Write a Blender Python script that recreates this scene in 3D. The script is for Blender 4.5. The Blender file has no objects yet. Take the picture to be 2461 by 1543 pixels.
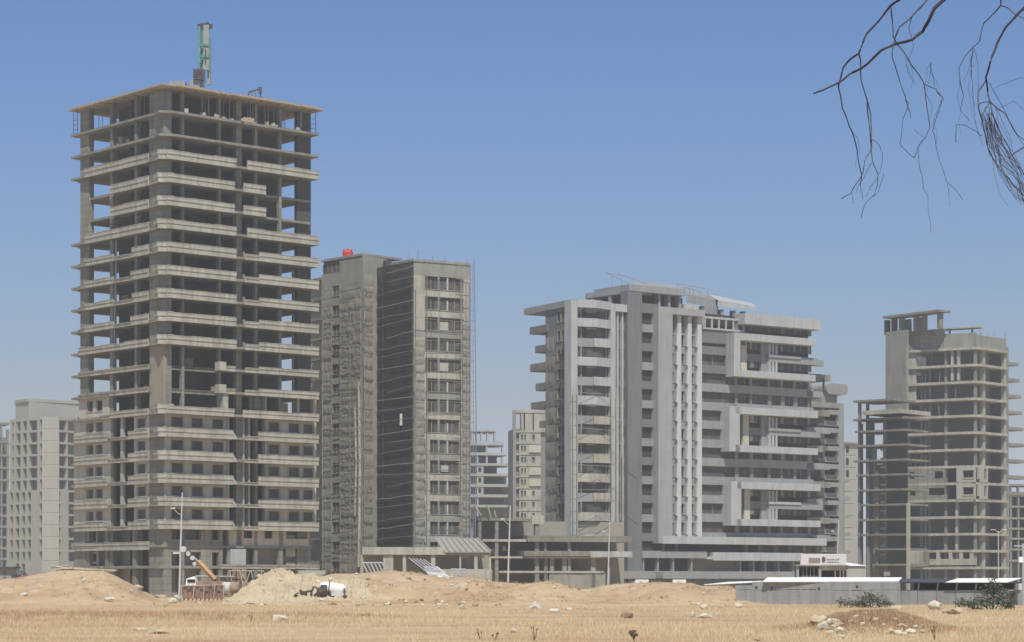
import bpy, math, random
import numpy as np
from mathutils import Vector, noise as mnoise
R_ = math.radians
rng = random.Random(7)
scene = bpy.context.scene
COL = scene.collection
# ---------------------------------------------------------------- camera model (81.9 mm lens, level, shifted up)
F, CX, HY, CH = 5600.0, 1230.5, 1400.0, 1.6
def px2x(px, Y): return (px - CX) * Y / F
def py2z(py, Y): return CH + (HY - py) * Y / F

# ---------------------------------------------------------------- materials
MATS = {}
def nodes_of(name):
    m = bpy.data.materials.new(name); m.use_nodes = True
    nt = m.node_tree; nt.nodes.clear()
    out = nt.nodes.new('ShaderNodeOutputMaterial'); b = nt.nodes.new('ShaderNodeBsdfPrincipled')
    nt.links.new(b.outputs[0], out.inputs[0])
    return m, nt, b, out
def mix(nt, fac, a, b, mode='MIX'):
    n = nt.nodes.new('ShaderNodeMix'); n.data_type = 'RGBA'; n.blend_type = mode
    for sock, val in ((n.inputs[0], fac), (n.inputs[6], a), (n.inputs[7], b)):
        if hasattr(val, 'is_linked') or isinstance(val, bpy.types.NodeSocket): nt.links.new(val, sock)
        else: sock.default_value = val if not isinstance(val, tuple) else (*val, 1)[:4]
    return n.outputs[2]
def noise(nt, vec, scale, detail=4, rough=.55, dims='3D'):
    n = nt.nodes.new('ShaderNodeTexNoise'); n.inputs['Scale'].default_value = scale
    n.inputs['Detail'].default_value = detail; n.inputs['Roughness'].default_value = rough
    if vec is not None: nt.links.new(vec, n.inputs['Vector'])
    return n.outputs['Fac']
def ramp(nt, fac, a, b, lo=0., hi=1.):
    n = nt.nodes.new('ShaderNodeMapRange'); nt.links.new(fac, n.inputs[0])
    n.inputs[1].default_value = a; n.inputs[2].default_value = b; n.inputs[3].default_value = lo; n.inputs[4].default_value = hi
    return n.outputs[0]
def coords(nt, scale=(1, 1, 1)):
    t = nt.nodes.new('ShaderNodeTexCoord'); mp = nt.nodes.new('ShaderNodeMapping')
    mp.inputs['Scale'].default_value = scale; nt.links.new(t.outputs['Object'], mp.inputs[0])
    return mp.outputs[0]
def bump(nt, b, h, strength=.4, dist=.05):
    n = nt.nodes.new('ShaderNodeBump'); n.inputs['Strength'].default_value = strength; n.inputs['Distance'].default_value = dist
    nt.links.new(h, n.inputs['Height']); nt.links.new(n.outputs[0], b.inputs['Normal'])
def concrete(name, base, dark=.72, stain=.5, streak=.5, rough=.9, joints=0., warm=None, jvert=0.):
    base = (base[0] * .985, base[1] * 1.012, base[2] * .985)
    m, nt, b, _ = nodes_of(name); b.inputs['Roughness'].default_value = rough
    b.inputs['Specular IOR Level'].default_value = .2
    big = ramp(nt, noise(nt, coords(nt), .35, 5), .35, .7)
    med = ramp(nt, noise(nt, coords(nt), 1.5, 6, .7), .32, .7)
    st = ramp(nt, noise(nt, coords(nt, (1.6, 1.6, .12)), 1.0, 4, .6), .45, .75)
    lo = tuple(c * dark for c in base)
    c = mix(nt, ramp(nt, big, 0, 1, 0, stain), base, warm or lo)
    c = mix(nt, ramp(nt, med, 0, 1, 0, .45), c, tuple(min(1, x * 1.14) for x in base))
    c = mix(nt, ramp(nt, st, 0, 1, 0, streak), c, tuple(x * dark * .85 for x in base))
    if joints:
        w = nt.nodes.new('ShaderNodeTexWave'); w.bands_direction = 'Z'; w.inputs['Scale'].default_value = joints
        w.inputs['Distortion'].default_value = .6; w.inputs['Detail'].default_value = 2
        nt.links.new(coords(nt), w.inputs['Vector'])
        c = mix(nt, ramp(nt, w.outputs['Fac'], .0, .15, .45, 0), c, lo)
    nt.links.new(c, b.inputs['Base Color'])
    bump(nt, b, noise(nt, coords(nt), 3.5, 5), .5, .07)
    MATS[name] = m; return m
def plain(name, col, rough=.6, metal=0., var=.15, scale=1.5, spec=.3):
    m, nt, b, _ = nodes_of(name); b.inputs['Roughness'].default_value = rough; b.inputs['Metallic'].default_value = metal
    b.inputs['Specular IOR Level'].default_value = spec
    f = ramp(nt, noise(nt, coords(nt), scale, 5, .65), .3, .7)
    nt.links.new(mix(nt, f, tuple(c * (1 - var) for c in col), tuple(min(1, c * (1 + var)) for c in col)), b.inputs['Base Color'])
    MATS[name] = m; return m
CONC = concrete('raw_concrete', (.295, .275, .225), .5, .8, .75, joints=.32)
CONCF = concrete('fascia_concrete', (.47, .44, .36), .55, .75, .75)
CONCD = concrete('shaded_concrete', (.085, .078, .07), .7, .5, .3)  # concrete darkened, the shade of the open floors put into its colour
CONCH = concrete('far_concrete', (.42, .40, .34), .75, .35, .3)
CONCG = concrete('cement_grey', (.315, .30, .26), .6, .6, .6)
PLAS = concrete('grey_render', (.315, .312, .305), .7, .55, .55)
WHITE = concrete('white_render', (.455, .455, .445), .68, .5, .55)
DGREY = concrete('dark_grey_render', (.19, .188, .185), .8, .4, .3)
WALLP = concrete('plaster_wall', (.55, .50, .40), .66, .6, .5)
BLOCK = concrete('block_masonry', (.33, .285, .215), .7, .5, .2, joints=2.6)
BLKW = concrete('boundary_block', (.34, .33, .315), .62, .6, .6, joints=1.5)
RUBB = concrete('rubble_stone', (.53, .42, .275), .6, .7, .1)
STONE = concrete('limestone', (.62, .55, .43), .6, .5, .1)
BROWNST = concrete('brown_stone', (.32, .24, .16), .6, .5, .1)
DARKPANE = plain('dark_window', (.03, .027, .025), .6, 0, .3, .8, .06)  # dark sheet, the shade of unglazed openings put into its colour
HAZEPANE = plain('hazed_window', (.11, .102, .092), .6, 0, .4, .8, .06)  # dark sheet made lighter, haze in front of it put into the colour
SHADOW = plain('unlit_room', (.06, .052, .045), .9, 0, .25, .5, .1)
METAL = plain('galvanised_steel', (.46, .46, .46), .5, .3)
LAMPM = plain('lamp_pole_paint', (.60, .58, .54), .5, .1)
POLE = plain('scaffold_tube', (.34, .30, .25), .6, .2, .3)
POLED = plain('dark_steel', (.09, .09, .10), .6, .3)
RUST = plain('rusty_steel', (.33, .215, .15), .9, 0, .45, 2.5)
WHITEM = plain('white_sheet_metal', (.88, .87, .83), .85, 0, .05, .6, .05)
YELL = plain('yellow_paint', (.50, .30, .13), .55, 0, .2)
GREEN = plain('green_paint', (.10, .30, .215), .7, 0, .35, 2)
GREYP = plain('grey_paint', (.30, .31, .28), .5, 0, .2)
RED = plain('red_plastic', (.62, .06, .05), .45, 0, .08)
CANV = plain('pale_canvas', (.56, .54, .5), .8, 0, .15)
TYRE = plain('black_rubber', (.03, .028, .025), .9, 0, .3)
SCRAP = plain('burnt_scrap', (.10, .075, .055), .9, 0, .5, 4)
TANKW = plain('white_tank_paint', (.78, .76, .70), .6, 0, .15, 3)
WOOD = plain('formwork_timber', (.40, .30, .20), .8, 0, .3, 3)
BARK = plain('bark', (.05, .043, .045), .9, 0, .35, 20)
LEAF = plain('bush_leaf', (.125, .135, .085), .8, 0, .5, 3)
TWIG = plain('dry_twig', (.085, .077, .08), .9, 0, .35, 30)
SKYL = plain('sign_board', (.62, .61, .58), .6, 0, .06)
SIGNB = plain('sign_brown', (.27, .21, .17), .6, 0, .1)
SIGND = plain('sign_dark', (.09, .09, .10), .6, 0, .1)
def net_mat(name, col, alpha, dark=.7):
    m, nt, b, out = nodes_of(name); b.inputs['Roughness'].default_value = .95; b.inputs['Specular IOR Level'].default_value = .1
    f = ramp(nt, noise(nt, coords(nt, (1, 1, .5)), .5, 6, .65), .3, .72)
    f2 = ramp(nt, noise(nt, coords(nt, (.5, .5, 3)), .9, 5, .7), .5, .72, 0, .55)
    c = mix(nt, f, tuple(x * dark for x in col), col); c = mix(nt, f2, c, tuple(x * dark * .7 for x in col))
    nt.links.new(c, b.inputs['Base Color'])
    tr = nt.nodes.new('ShaderNodeBsdfTransparent'); ms = nt.nodes.new('ShaderNodeMixShader'); ms.inputs[0].default_value = alpha
    nt.links.new(tr.outputs[0], ms.inputs[1]); nt.links.new(b.outputs[0], ms.inputs[2]); nt.links.new(ms.outputs[0], out.inputs[0])
    MATS[name] = m; return m
NETB = net_mat('brown_debris_net', (.34, .315, .26), .72, .74)
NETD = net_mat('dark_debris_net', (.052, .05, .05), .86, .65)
NETG = net_mat('grey_debris_net', (.37, .35, .30), .72, .72)

# ---------------------------------------------------------------- mesh builder
class Face:
    """vertical plane through two plan points, each given by the bearing and distance at which it is seen"""
    def __init__(s, pa, Ya, pb, Yb):
        s.p = Vector((px2x(pa, Ya), Ya)); q = Vector((px2x(pb, Yb), Yb))
        s.d = (q - s.p).normalized(); s.len = (q - s.p).length
        n = Vector((s.d.y, -s.d.x))
        s.n = n if n.dot(s.p) < 0 else -n
    def s(s, px, out=0.):
        k = (px - CX) / F; o = s.p + s.n * out
        return (k * o.y - o.x) / (s.d.x - k * s.d.y)
    def pt(s, t, out=0.): return s.p + s.d * t + s.n * out
    def Y(s, px, out=0.): return s.pt(s.s(px, out), out).y
    def z(s, py, px, out=0.): return py2z(py, s.Y(px, out))
class MB:
    def __init__(s): s.v = []; s.f = []; s.m = []
    def hexa(s, b4, t4, mi=0):
        n = len(s.v); s.v += [tuple(p) for p in b4] + [tuple(p) for p in t4]
        for q in ((3, 2, 1, 0), (4, 5, 6, 7), (0, 1, 5, 4), (1, 2, 6, 5), (2, 3, 7, 6), (3, 0, 4, 7)):
            s.f.append(tuple(n + i for i in q)); s.m.append(mi)
        return s
    def fbox(s, fc, s0, s1, o0, o1, z0, z1, mi=0):
        c = [fc.pt(a, o) for a, o in ((s0, o0), (s1, o0), (s1, o1), (s0, o1))]
        return s.hexa([(p.x, p.y, z0) for p in c], [(p.x, p.y, z1) for p in c], mi)
    def pbox(s, fc, pa, pb, o0, o1, z0, z1, mi=0):
        return s.fbox(fc, fc.s(pa, o1), fc.s(pb, o1), o0, o1, z0, z1, mi)
    def box(s, c, d, rz=0., mi=0, rx=0.):
        cs, sn = math.cos(rz), math.sin(rz); cr, sr = math.cos(rx), math.sin(rx); P = []
        for dz in (-.5, .5):
            for a, b in ((-.5, -.5), (.5, -.5), (.5, .5), (-.5, .5)):
                x, y, z = a * d[0], b * d[1], dz * d[2]
                y, z = y * cr - z * sr, y * sr + z * cr
                P.append((c[0] + x * cs - y * sn, c[1] + x * sn + y * cs, c[2] + z))
        return s.hexa(P[:4], P[4:], mi)
    def prism(s, poly, z0, z1, mi=0):
        n = len(s.v); k = len(poly)
        s.v += [(p[0], p[1], z0) for p in poly] + [(p[0], p[1], z1) for p in poly]
        s.f.append(tuple(n + i for i in range(k))[::-1]); s.f.append(tuple(n + k + i for i in range(k))); s.m += [mi, mi]
        for i in range(k):
            j = (i + 1) % k; s.f.append((n + i, n + j, n + k + j, n + k + i)); s.m.append(mi)
        return s
    def tube(s, pts, rad, n=6, mi=0):
        pts = [Vector(p) for p in pts]; rads = rad if isinstance(rad, (list, tuple)) else [rad] * len(pts)
        base = len(s.v)
        for i, p in enumerate(pts):
            t = (pts[min(i + 1, len(pts) - 1)] - pts[max(i - 1, 0)]).normalized()
            a = t.cross(Vector((0, 0, 1)) if abs(t.z) < .9 else Vector((1, 0, 0))).normalized(); b = t.cross(a)
            for k in range(n):
                w = 2 * math.pi * k / n; q = p + (a * math.cos(w) + b * math.sin(w)) * rads[i]; s.v.append(tuple(q))
        for i in range(len(pts) - 1):
            for k in range(n):
                j = (k + 1) % n; s.f.append((base + i * n + k, base + i * n + j, base + (i + 1) * n + j, base + (i + 1) * n + k)); s.m.append(mi)
        s.f.append(tuple(base + k for k in range(n))[::-1]); s.f.append(tuple(base + (len(pts) - 1) * n + k for k in range(n))); s.m += [mi, mi]
        return s
    def build(s, name, mats, parent=None, origin=None, smooth=False):
        if parent is not None and origin is None: origin = ORIG[parent.name]
        o = origin or (0, 0, 0)
        me = bpy.data.meshes.new(name)
        me.from_pydata([(v[0] - o[0], v[1] - o[1], v[2] - o[2]) for v in s.v], [], s.f)
        mats = mats if isinstance(mats, (list, tuple)) else [mats]
        for m in mats: me.materials.append(m)
        if len(mats) > 1: me.polygons.foreach_set('material_index', s.m)
        if smooth: me.polygons.foreach_set('use_smooth', [True] * len(me.polygons))
        me.update()
        ob = bpy.data.objects.new(name, me); COL.objects.link(ob)
        if parent is not None: ob.parent = parent; ORIG[ob.name] = o
        else: ob.location = o; ORIG[ob.name] = o
        return ob
def build_each(s, name, mat, parent):
    """each box of the builder as a part of its own"""
    for i in range(0, len(s.v), 8):
        m = MB(); m.v = s.v[i:i + 8]; m.f = [tuple(k - i for k in f) for f in s.f[i // 8 * 6:i // 8 * 6 + 6]]; m.m = [0] * 6; m.build(name, mat, parent)
MB.build_each = build_each
ORIG = {}
def tag(o, label=None, cat=None, group=None, kind=None):
    if label: o['label'] = label
    if cat: o['category'] = cat
    if group: o['group'] = group
    if kind: o['kind'] = kind
    return o
def thing(name, label, cat, loc, group=None):
    o = bpy.data.objects.new(name, None); COL.objects.link(o); o.location = loc; o.empty_display_size = .5
    ORIG[o.name] = tuple(loc); return tag(o, label, cat, group)
def copy_tree(o, parent=None):
    c = o.copy(); COL.objects.link(c); c.parent = parent; ORIG[c.name] = ORIG.get(o.name, (0, 0, 0))
    for ch in [x for x in COL.objects if x.parent == o]: copy_tree(ch, c)
    return c
def wall_holes(mb, fc, s0, s1, o0, o1, z0, z1, za, zb, holes, mi=0):
    """wall panel with a row of openings between heights za and zb"""
    if s0 > s1: s0, s1 = s1, s0
    hs = sorted((min(a, b), max(a, b)) for a, b in holes)
    mb.fbox(fc, s0, s1, o0, o1, z0, za, mi); mb.fbox(fc, s0, s1, o0, o1, zb, z1, mi)
    c = s0
    for a, b in hs:
        if a > c: mb.fbox(fc, c, a, o0, o1, za, zb, mi)
        c = b
    if c < s1: mb.fbox(fc, c, s1, o0, o1, za, zb, mi)
def window(fc, sa, sb, za, zb, out, root, mat=None, pane=None, rec=.28, fr=.12, proud=.05, mull=0):
    """a window opening: plaster surround proud of the wall, recessed pane whose dark colour carries the shade"""
    m = MB(); a, b = min(sa, sb), max(sa, sb)
    if fr:
        m.fbox(fc, a - fr, b + fr, out - .02, out + proud, zb, zb + fr, 0); m.fbox(fc, a - fr - .05, b + fr + .05, out - .02, out + proud + .04, za - fr, za, 0)
        m.fbox(fc, a - fr, a, out - .02, out + proud, za, zb, 0); m.fbox(fc, b, b + fr, out - .02, out + proud, za, zb, 0)
    for i in range(mull):
        c = a + (b - a) * (i + 1) / (mull + 1); m.fbox(fc, c - .05, c + .05, out - rec, out - rec + .06, za, zb, 0)
    m.fbox(fc, a - .01, b + .01, out - rec - .05, out - rec, za - .01, zb + .01, 1)
    return m.build('window', [mat or CONCF, pane or DARKPANE], root)

# ---------------------------------------------------------------- terrain
CREST = [(-400, 1398), (0, 1393), (40, 1390), (85, 1382), (139, 1372), (200, 1372), (249, 1374), (283, 1390), (334, 1421), (350, 1440), (380, 1452), (560, 1452), (590, 1446), (760, 1390), (800, 1379), (863, 1379),
         (933, 1371), (997, 1377), (1074, 1390), (1125, 1385), (1186, 1398), (1225, 1401), (1255, 1404), (1318, 1396), (1353, 1404), (1400, 1420), (1441, 1408), (1482, 1403), (1578, 1399), (1660, 1401), (1687, 1408), (1756, 1409), (1783, 1420), (1797, 1440), (1830, 1456), (2900, 1460)]
YC = 238.0
CPX = np.array([c[0] for c in CREST]); CPZ = np.array([py2z(c[1], YC) for c in CREST])
def sst(a, b, x): t = min(1, max(0, (x - a) / (b - a))); return t * t * (3 - 2 * t)
def ground_z(x, y):
    base = -.5 * sst(110, 215, y)
    n1 = mnoise.noise((x * .035, y * .022, 3.1)); n2 = mnoise.noise((x * .15, y * .09, 9.2)); n3 = mnoise.noise((x * .7, y * .5, 1.7))
    base += .10 * n1 + .045 * n2
    px = CX + x * F / YC
    cz = float(np.interp(px, CPX, CPZ))
    hgt = max(0, cz + .5)
    d = (y - YC)
    w = 13 + 5 * mnoise.noise((x * .06, 5.5, 0)) if d < 0 else 12
    prof = math.exp(-(d / w) ** 2 * 1.1)
    r = hgt * prof * (1 + .0 * n2)
    lump = min(1, hgt * prof) * (.55 * mnoise.noise((x * .22, y * .16, 4)) + .34 * n3 + .22 * mnoise.noise((x * 1.7, y * 1.1, 2)) + .13 * mnoise.noise((x * 4, y * 2.6, 6)) - .35 * abs(mnoise.noise((x * .45 + 3, y * .35, 8))))
    fade = 1 - math.exp(-(d / 5) ** 2)
    z = base + r + lump * fade * 1.15
    z += .16 * math.exp(-((y - 104 + 5 * n1) / 6) ** 2) * (sst(-3, -10, x) )
    # stony hillock front right
    hx, hy = px2x(2090, 76), 76
    q = ((x - hx) / 2.0) ** 2 + ((y - hy) / 3.2) ** 2
    z += (.50 + .14 * n3 + .08 * mnoise.noise((x * 2.5, y * 2, 5))) * math.exp(-q ** 1.4)
    # small pale mound front left
    q = ((x - px2x(360, 75)) / .55) ** 2 + ((y - 75) / 1.2) ** 2
    z += .10 * math.exp(-q)
    return z
def build_ground():
    xs = np.concatenate([np.linspace(-2500, -120, 16)[:-1], np.linspace(-120, -62, 24)[:-1], np.linspace(-62, 62, 260), np.linspace(62, 120, 24)[1:], np.linspace(120, 2500, 16)[1:]])
    ys = np.concatenate([np.linspace(-60, 45, 14)[:-1], np.linspace(45, 120, 150)[:-1], np.linspace(120, 275, 260), np.linspace(275, 420, 30)[1:], np.geomspace(420, 5000, 22)[1:]])
    v = []
    for y in ys:
        for x in xs: v.append((x, y, ground_z(x, y) if -120 <= x <= 120 and y < 420 else -.5))
    nx = len(xs); f = []
    for j in range(len(ys) - 1):
        for i in range(nx - 1): a = j * nx + i; f.append((a, a + 1, a + 1 + nx, a + nx))
    me = bpy.data.meshes.new('ground'); me.from_pydata(v, [], f); me.polygons.foreach_set('use_smooth', [True] * len(f)); me.update()
    o = bpy.data.objects.new('ground', me); COL.objects.link(o); tag(o, 'straw coloured dry grass field with low earth mounds', 'ground', kind='structure')
    m, nt, b, _ = nodes_of('dry_field'); b.inputs['Roughness'].default_value = 1; b.inputs['Specular IOR Level'].default_value = .05
    straw, red, pale, grey = (.60, .465, .27), (.43, .275, .15), (.66, .53, .36), (.53, .435, .31)
    n1 = ramp(nt, noise(nt, coords(nt, (.05, .09, .3)), 1.6, 6, .62), .42, .66)
    c = mix(nt, n1, straw, red)
    n2 = ramp(nt, noise(nt, coords(nt, (.16, .16, .5)), 1.3, 7, .7), .55, .75)
    c = mix(nt, ramp(nt, n2, 0, 1, 0, .8), c, pale)
    n3 = ramp(nt, noise(nt, coords(nt), 2.3, 5, .75), .35, .72)
    c = mix(nt, ramp(nt, n3, 0, 1, 0, .5), c, (.40, .27, .155))
    # bare earth higher up on the mounds
    sep = nt.nodes.new('ShaderNodeSeparateXYZ'); tc = nt.nodes.new('ShaderNodeTexCoord'); nt.links.new(tc.outputs['Object'], sep.inputs[0])
    hb = ramp(nt, sep.outputs['Z'], .2, 1.6); nn = ramp(nt, noise(nt, coords(nt, (.25, .25, .25)), 1.2, 6, .7), .40, .62)
    mm = nt.nodes.new('ShaderNodeMath'); mm.operation = 'MULTIPLY'; nt.links.new(hb, mm.inputs[0]); nt.links.new(nn, mm.inputs[1])
    c = mix(nt, ramp(nt, mm.outputs[0], 0, 1, 0, .75), c, grey)
    def on_mound(vec, sc, a, b, amt, col):
        nonlocal c
        k = nt.nodes.new('ShaderNodeMath'); k.operation = 'MULTIPLY'; nt.links.new(hb2, k.inputs[0]); nt.links.new(ramp(nt, noise(nt, vec, sc, 6, .72), a, b), k.inputs[1])
        c = mix(nt, ramp(nt, k.outputs[0], 0, 1, 0, amt), c, col)
    hb2 = ramp(nt, sep.outputs['Z'], -.25, .5)
    on_mound(coords(nt, (.18, .18, .5)), 1.0, .44, .58, .6, (.45, .315, .185))
    on_mound(coords(nt, (.5, .5, 1.2)), 1.0, .52, .68, .6, (.33, .225, .13))
    on_mound(coords(nt, (.35, .35, .9)), 1.3, .58, .68, .8, (.60, .51, .39))
    nt.links.new(c, b.inputs['Base Color'])
    bump(nt, b, noise(nt, coords(nt), 3.2, 6, .75), .9, .12)
    me.materials.append(m)
build_ground()
HAZEWALL = concrete('hazed_wall', (.34, .305, .25), .72, .5, .3)  # lightened tone, the haze near the ground painted into shaded walls
# ================================================================ tall unfinished concrete tower (left)
def tower_a():
    Rf = Face(394, 329.5, 767, 347.3); Lf = Face(394, 329.5, 178, 347.3)
    O = Rf.p; root = thing('concrete_tower', 'tallest unfinished bare concrete tower with open floors and pale balcony parapets, at the left', 'building', (O.x, O.y, -.5))
    zk = lambda k: 9.51 + 3.262 * k
    RS = lambda px, o=0.: Rf.s(px, o)
    LS = lambda px, o=0.: Lf.s(px, o)
    rr = random.Random(3)
    sR, sL = RS(767, 1.4), LS(171, .6)
    wR, wL = RS(747, -.1), LS(193, -.1)
    opp = O + Rf.d * sR + Lf.d * sL
    def slab_poly(k):
        P = []
        if k in (14, 15): P += [Lf.pt(wL, -.25), Lf.pt(LS(264, .6), -.25), Lf.pt(LS(264, .6), .6)]
        else: P += [Lf.pt(sL, .6)]
        if k in (6, 7): P += [Lf.pt(LS(358, .5), .5), Lf.pt(LS(358, .5), -.15), Rf.pt(.15, -.2), Rf.pt(RS(524, -.2), -.2), Rf.pt(RS(524, -.2), 1.4)]
        else: P += [Lf.pt(1.5, .6), Lf.pt(-.1, 1.15) + Rf.n * .25, Rf.pt(.7, 1.4)]
        if k in (14, 15): P += [Rf.pt(RS(640, 1.4), 1.4), Rf.pt(RS(640, 1.4), -.25), Rf.pt(wR, -.25), opp - Rf.d * (sR - wR) - Lf.d * (sL - wL)]
        else: P += [Rf.pt(sR, 1.4 if k > 4 else 1.15), opp]
        return P
    for k in range(0, 19):
        MB().prism(slab_poly(k), zk(k) - .34, zk(k)).build('floor_slab', CONC, root)
    # formwork deck on the top storey with its overhang and loose edge boards
    m = MB(); a, b_ = Lf.s(167, 1.2), Rf.s(781, 2.2)
    c0 = O + Rf.n * 1.9 + Lf.n * 1.5
    P = [Lf.pt(a, 1.3), c0, Rf.pt(b_, 2.1), O + Rf.d * b_ + Lf.d * a]
    zr = zk(19) + .25; m.prism(P, zr - .2, zr); m.build('roof_slab', concrete('deck_concrete', (.40, .35, .28), .7, .5, .1), root)
    m = MB()
    for i in range(60):
        fc, o, s1 = (Rf, 2.0, b_) if i % 3 else (Lf, 1.2, a)
        s = rr.uniform(.4, s1 - .6); w = rr.uniform(.6, 2.2)
        m.fbox(fc, s, min(s + w, s1), o - rr.uniform(.2, .5), o + rr.uniform(.12, .32), zr - rr.uniform(.12, .2), zr + rr.uniform(.02, .16))
    m.build_each('edge_board', WOOD, root)
    m = MB()
    for i in range(16): s = 1.5 + i * (b_ - 3) / 15; m.fbox(Rf, s, s + .12, .3, 1.7, zr - .36, zr - .2)
    for i in range(9): s = 1.5 + i * (a - 3) / 8; m.fbox(Lf, s, s + .12, .1, 1.1, zr - .36, zr - .2)
    m.build_each('formwork_joist', WOOD, root)
    for i in range(30):   # props under the fresh deck
        fc, o = (Rf, rr.uniform(-1.6, .9)) if i < 22 else (Lf, rr.uniform(-1.4, .2))
        s = rr.uniform(1.5, (wR if i < 22 else wL) - 1); p = fc.pt(s, o)
        MB().tube([(p.x, p.y, zk(18)), (p.x, p.y, zr - .2)], .05, 5).build('formwork_prop', POLE, root)
    # columns
    zb, ztp = -1.0, zk(19) + .03
    def col(fc, pa, pb, o0=-.7, o1=-.05, z0=zb, z1=ztp, mat=CONC): return MB().pbox(fc, pa, pb, o0, o1, z0, z1).build('column', mat, root)
    col(Lf, 359, 394, -1.3, -.02); col(Lf, 193, 214, -.9, -.05); col(Lf, 264, 271); col(Lf, 323, 329, z0=zk(5) - .2); col(Lf, 323, 329, z1=zk(0) - .2)
    for pa, pb in ((437, 443), (526, 531)): col(Rf, pa, pb, z0=zk(5) - .2); col(Rf, pa, pb, z1=zk(0) - .2)
    col(Rf, 568, 581, -1.0, -.1); col(Rf, 613, 619); col(Rf, 671, 677, z0=zk(5) - .2); col(Rf, 671, 677, z1=zk(0) - .2)
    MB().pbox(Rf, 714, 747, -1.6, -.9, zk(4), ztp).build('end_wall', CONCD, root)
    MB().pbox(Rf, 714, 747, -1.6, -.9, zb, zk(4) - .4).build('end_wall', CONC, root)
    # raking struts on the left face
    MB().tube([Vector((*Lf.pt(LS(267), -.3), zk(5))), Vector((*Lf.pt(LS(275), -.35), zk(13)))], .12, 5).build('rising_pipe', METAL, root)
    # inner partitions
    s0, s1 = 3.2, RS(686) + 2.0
    MB().fbox(Rf, s0, s1, -4.1, -3.9, zk(5), ztp).build('inner_wall', CONCD, root); MB().fbox(Rf, s0, s1, -4.1, -3.9, zb, zk(5) - .1).build('inner_wall', HAZEWALL, root)
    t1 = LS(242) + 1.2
    MB().fbox(Lf, 3.2, t1, -4.1, -3.9, zk(5), ztp).build('inner_wall', CONCD, root); MB().fbox(Lf, 3.2, t1, -4.1, -3.9, zb, zk(5) - .1).build('inner_wall', HAZEWALL, root)
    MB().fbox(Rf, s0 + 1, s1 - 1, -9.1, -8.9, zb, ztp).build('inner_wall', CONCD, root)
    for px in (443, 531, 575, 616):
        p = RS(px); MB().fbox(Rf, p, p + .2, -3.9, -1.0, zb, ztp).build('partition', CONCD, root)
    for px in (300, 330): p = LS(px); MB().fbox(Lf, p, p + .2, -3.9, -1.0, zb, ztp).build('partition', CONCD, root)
    # rear walls closing the lived-in floors
    far = Vector(opp); e0 = Lf.pt(wL, -2.6); 
    for a, b in ((Lf.pt(wL - .4, -1.6), Lf.pt(wL - .4, -sR + 1)), (Rf.pt(wR - .3, -1.7), Rf.pt(wR - .3, -sL + 1))):
        d = (b - a).normalized(); n = Vector((d.y, -d.x)) * .12
        MB().hexa([(q.x, q.y, zb) for q in (a - n, b - n, b + n, a + n)], [(q.x, q.y, zk(5) - .36) for q in (a - n, b - n, b + n, a + n)]).build('rear_wall', HAZEWALL, root)
    # scattered infill behind the open corners (lower open floors on the right)
    for k in (5, 6, 7, 8, 9, 10, 11): MB().pbox(Rf, 703, 714, -5.2, -5.0, zk(k), zk(k) + 2.9).build('inner_wall', CONC, root)
    # ---- balcony parapets
    def par(fc, pa, pb, out, z, h=.72, drop=.36, s=None):
        m = MB(); a, b = s or (fc.s(pa, out), fc.s(pb, out)); a, b = min(a, b), max(a, b)
        j = rr.uniform(-.04, .04); n = max(1, int((b - a) / 3.0)); L = (b - a) / n
        for i in range(n):
            jj = rr.uniform(-.07, .05); jo = rr.uniform(-.03, .03); c, d = a + i * L, a + (i + 1) * L - .02
            m.fbox(fc, c, d, out - .12, out + .05 + jo, z - drop, z + h * .40)
            m.fbox(fc, c, d, out - .08, out + .14 + jo, z + h * .40, z + h + j + jj)
            m.fbox(fc, c, d, out - .1, out + .18 + jo, z + h + j + jj, z + h + j + jj + .07)
        return m.build('balcony_parapet', CONCF, root)
    def corner(z, h=.72):
        p0, p1, p2 = Lf.pt(1.5, .62), Lf.pt(-.1, 1.17) + Rf.n * .27, Rf.pt(.7, 1.42)
        m = MB()
        for a, b in ((p0, p1), (p1, p2)):
            d = (b - a).normalized(); n = Vector((d.y, -d.x)); n = n if n.dot(a) < 0 else -n
            for e, za, zb_ in ((.05, z - .36, z + h * .4), (.15, z + h * .4, z + h + .03), (.19, z + h + .03, z + h + .1)):
                q = [a - n * .1, b - n * .1, b + n * e, a + n * e]
                m.hexa([(p.x, p.y, za) for p in q], [(p.x, p.y, zb_) for p in q])
        return m.build('balcony_parapet', CONCF, root)
    H = .88
    for k in range(0, 17):
        z = zk(k)
        if k not in (6, 7): corner(z, H)
        if k == 16 or k == 13:
            par(Lf, 204, 357, .62, z, H); par(Rf, 402, 568, 1.42, z, H); par(Rf, 594, 766, 1.42, z, H); continue
        if k in (14, 15):
            par(Lf, 265, 357, .62, z, H); par(Rf, 402, 564, 1.42, z, H); par(Rf, 585, 639, 1.42, z, H); continue
        if 8 <= k <= 12:
            if k == 8: par(Lf, 190, 357, .62, z, .55)
            else:
                par(Lf, 204, 273, .62, z, .55); par(Lf, 274, 317, .62, z, .12); par(Lf, 318 - (k % 2) * 3, 357, .62, z, H)
            par(Rf, 402, 568, 1.42, z, H); par(Rf, 589, 622, 1.42, z, .42); par(Rf, 622.5, 766, 1.42, z, H)
            MB().pbox(Rf, 585.5, 588.5, 1.2, 1.5, z - .3, z + .75).build('parapet_stub', CONC, root); continue
        if k in (6, 7):
            par(Lf, 190, 357, .52, z, .35); par(Rf, 545, 566, 1.42, z, .35); par(Rf, 589, 622, 1.42, z, .35); par(Rf, 622.5, 766, 1.42, z, .62)
            MB().pbox(Rf, 527, 544, .3, 1.45, z - .3, z + .95).build('parapet_stub', CONCF, root)
            MB().pbox(Rf, 396, 524, -.5, -.2, z - .55, z + .05).build('edge_beam', CONC, root); continue
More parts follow.
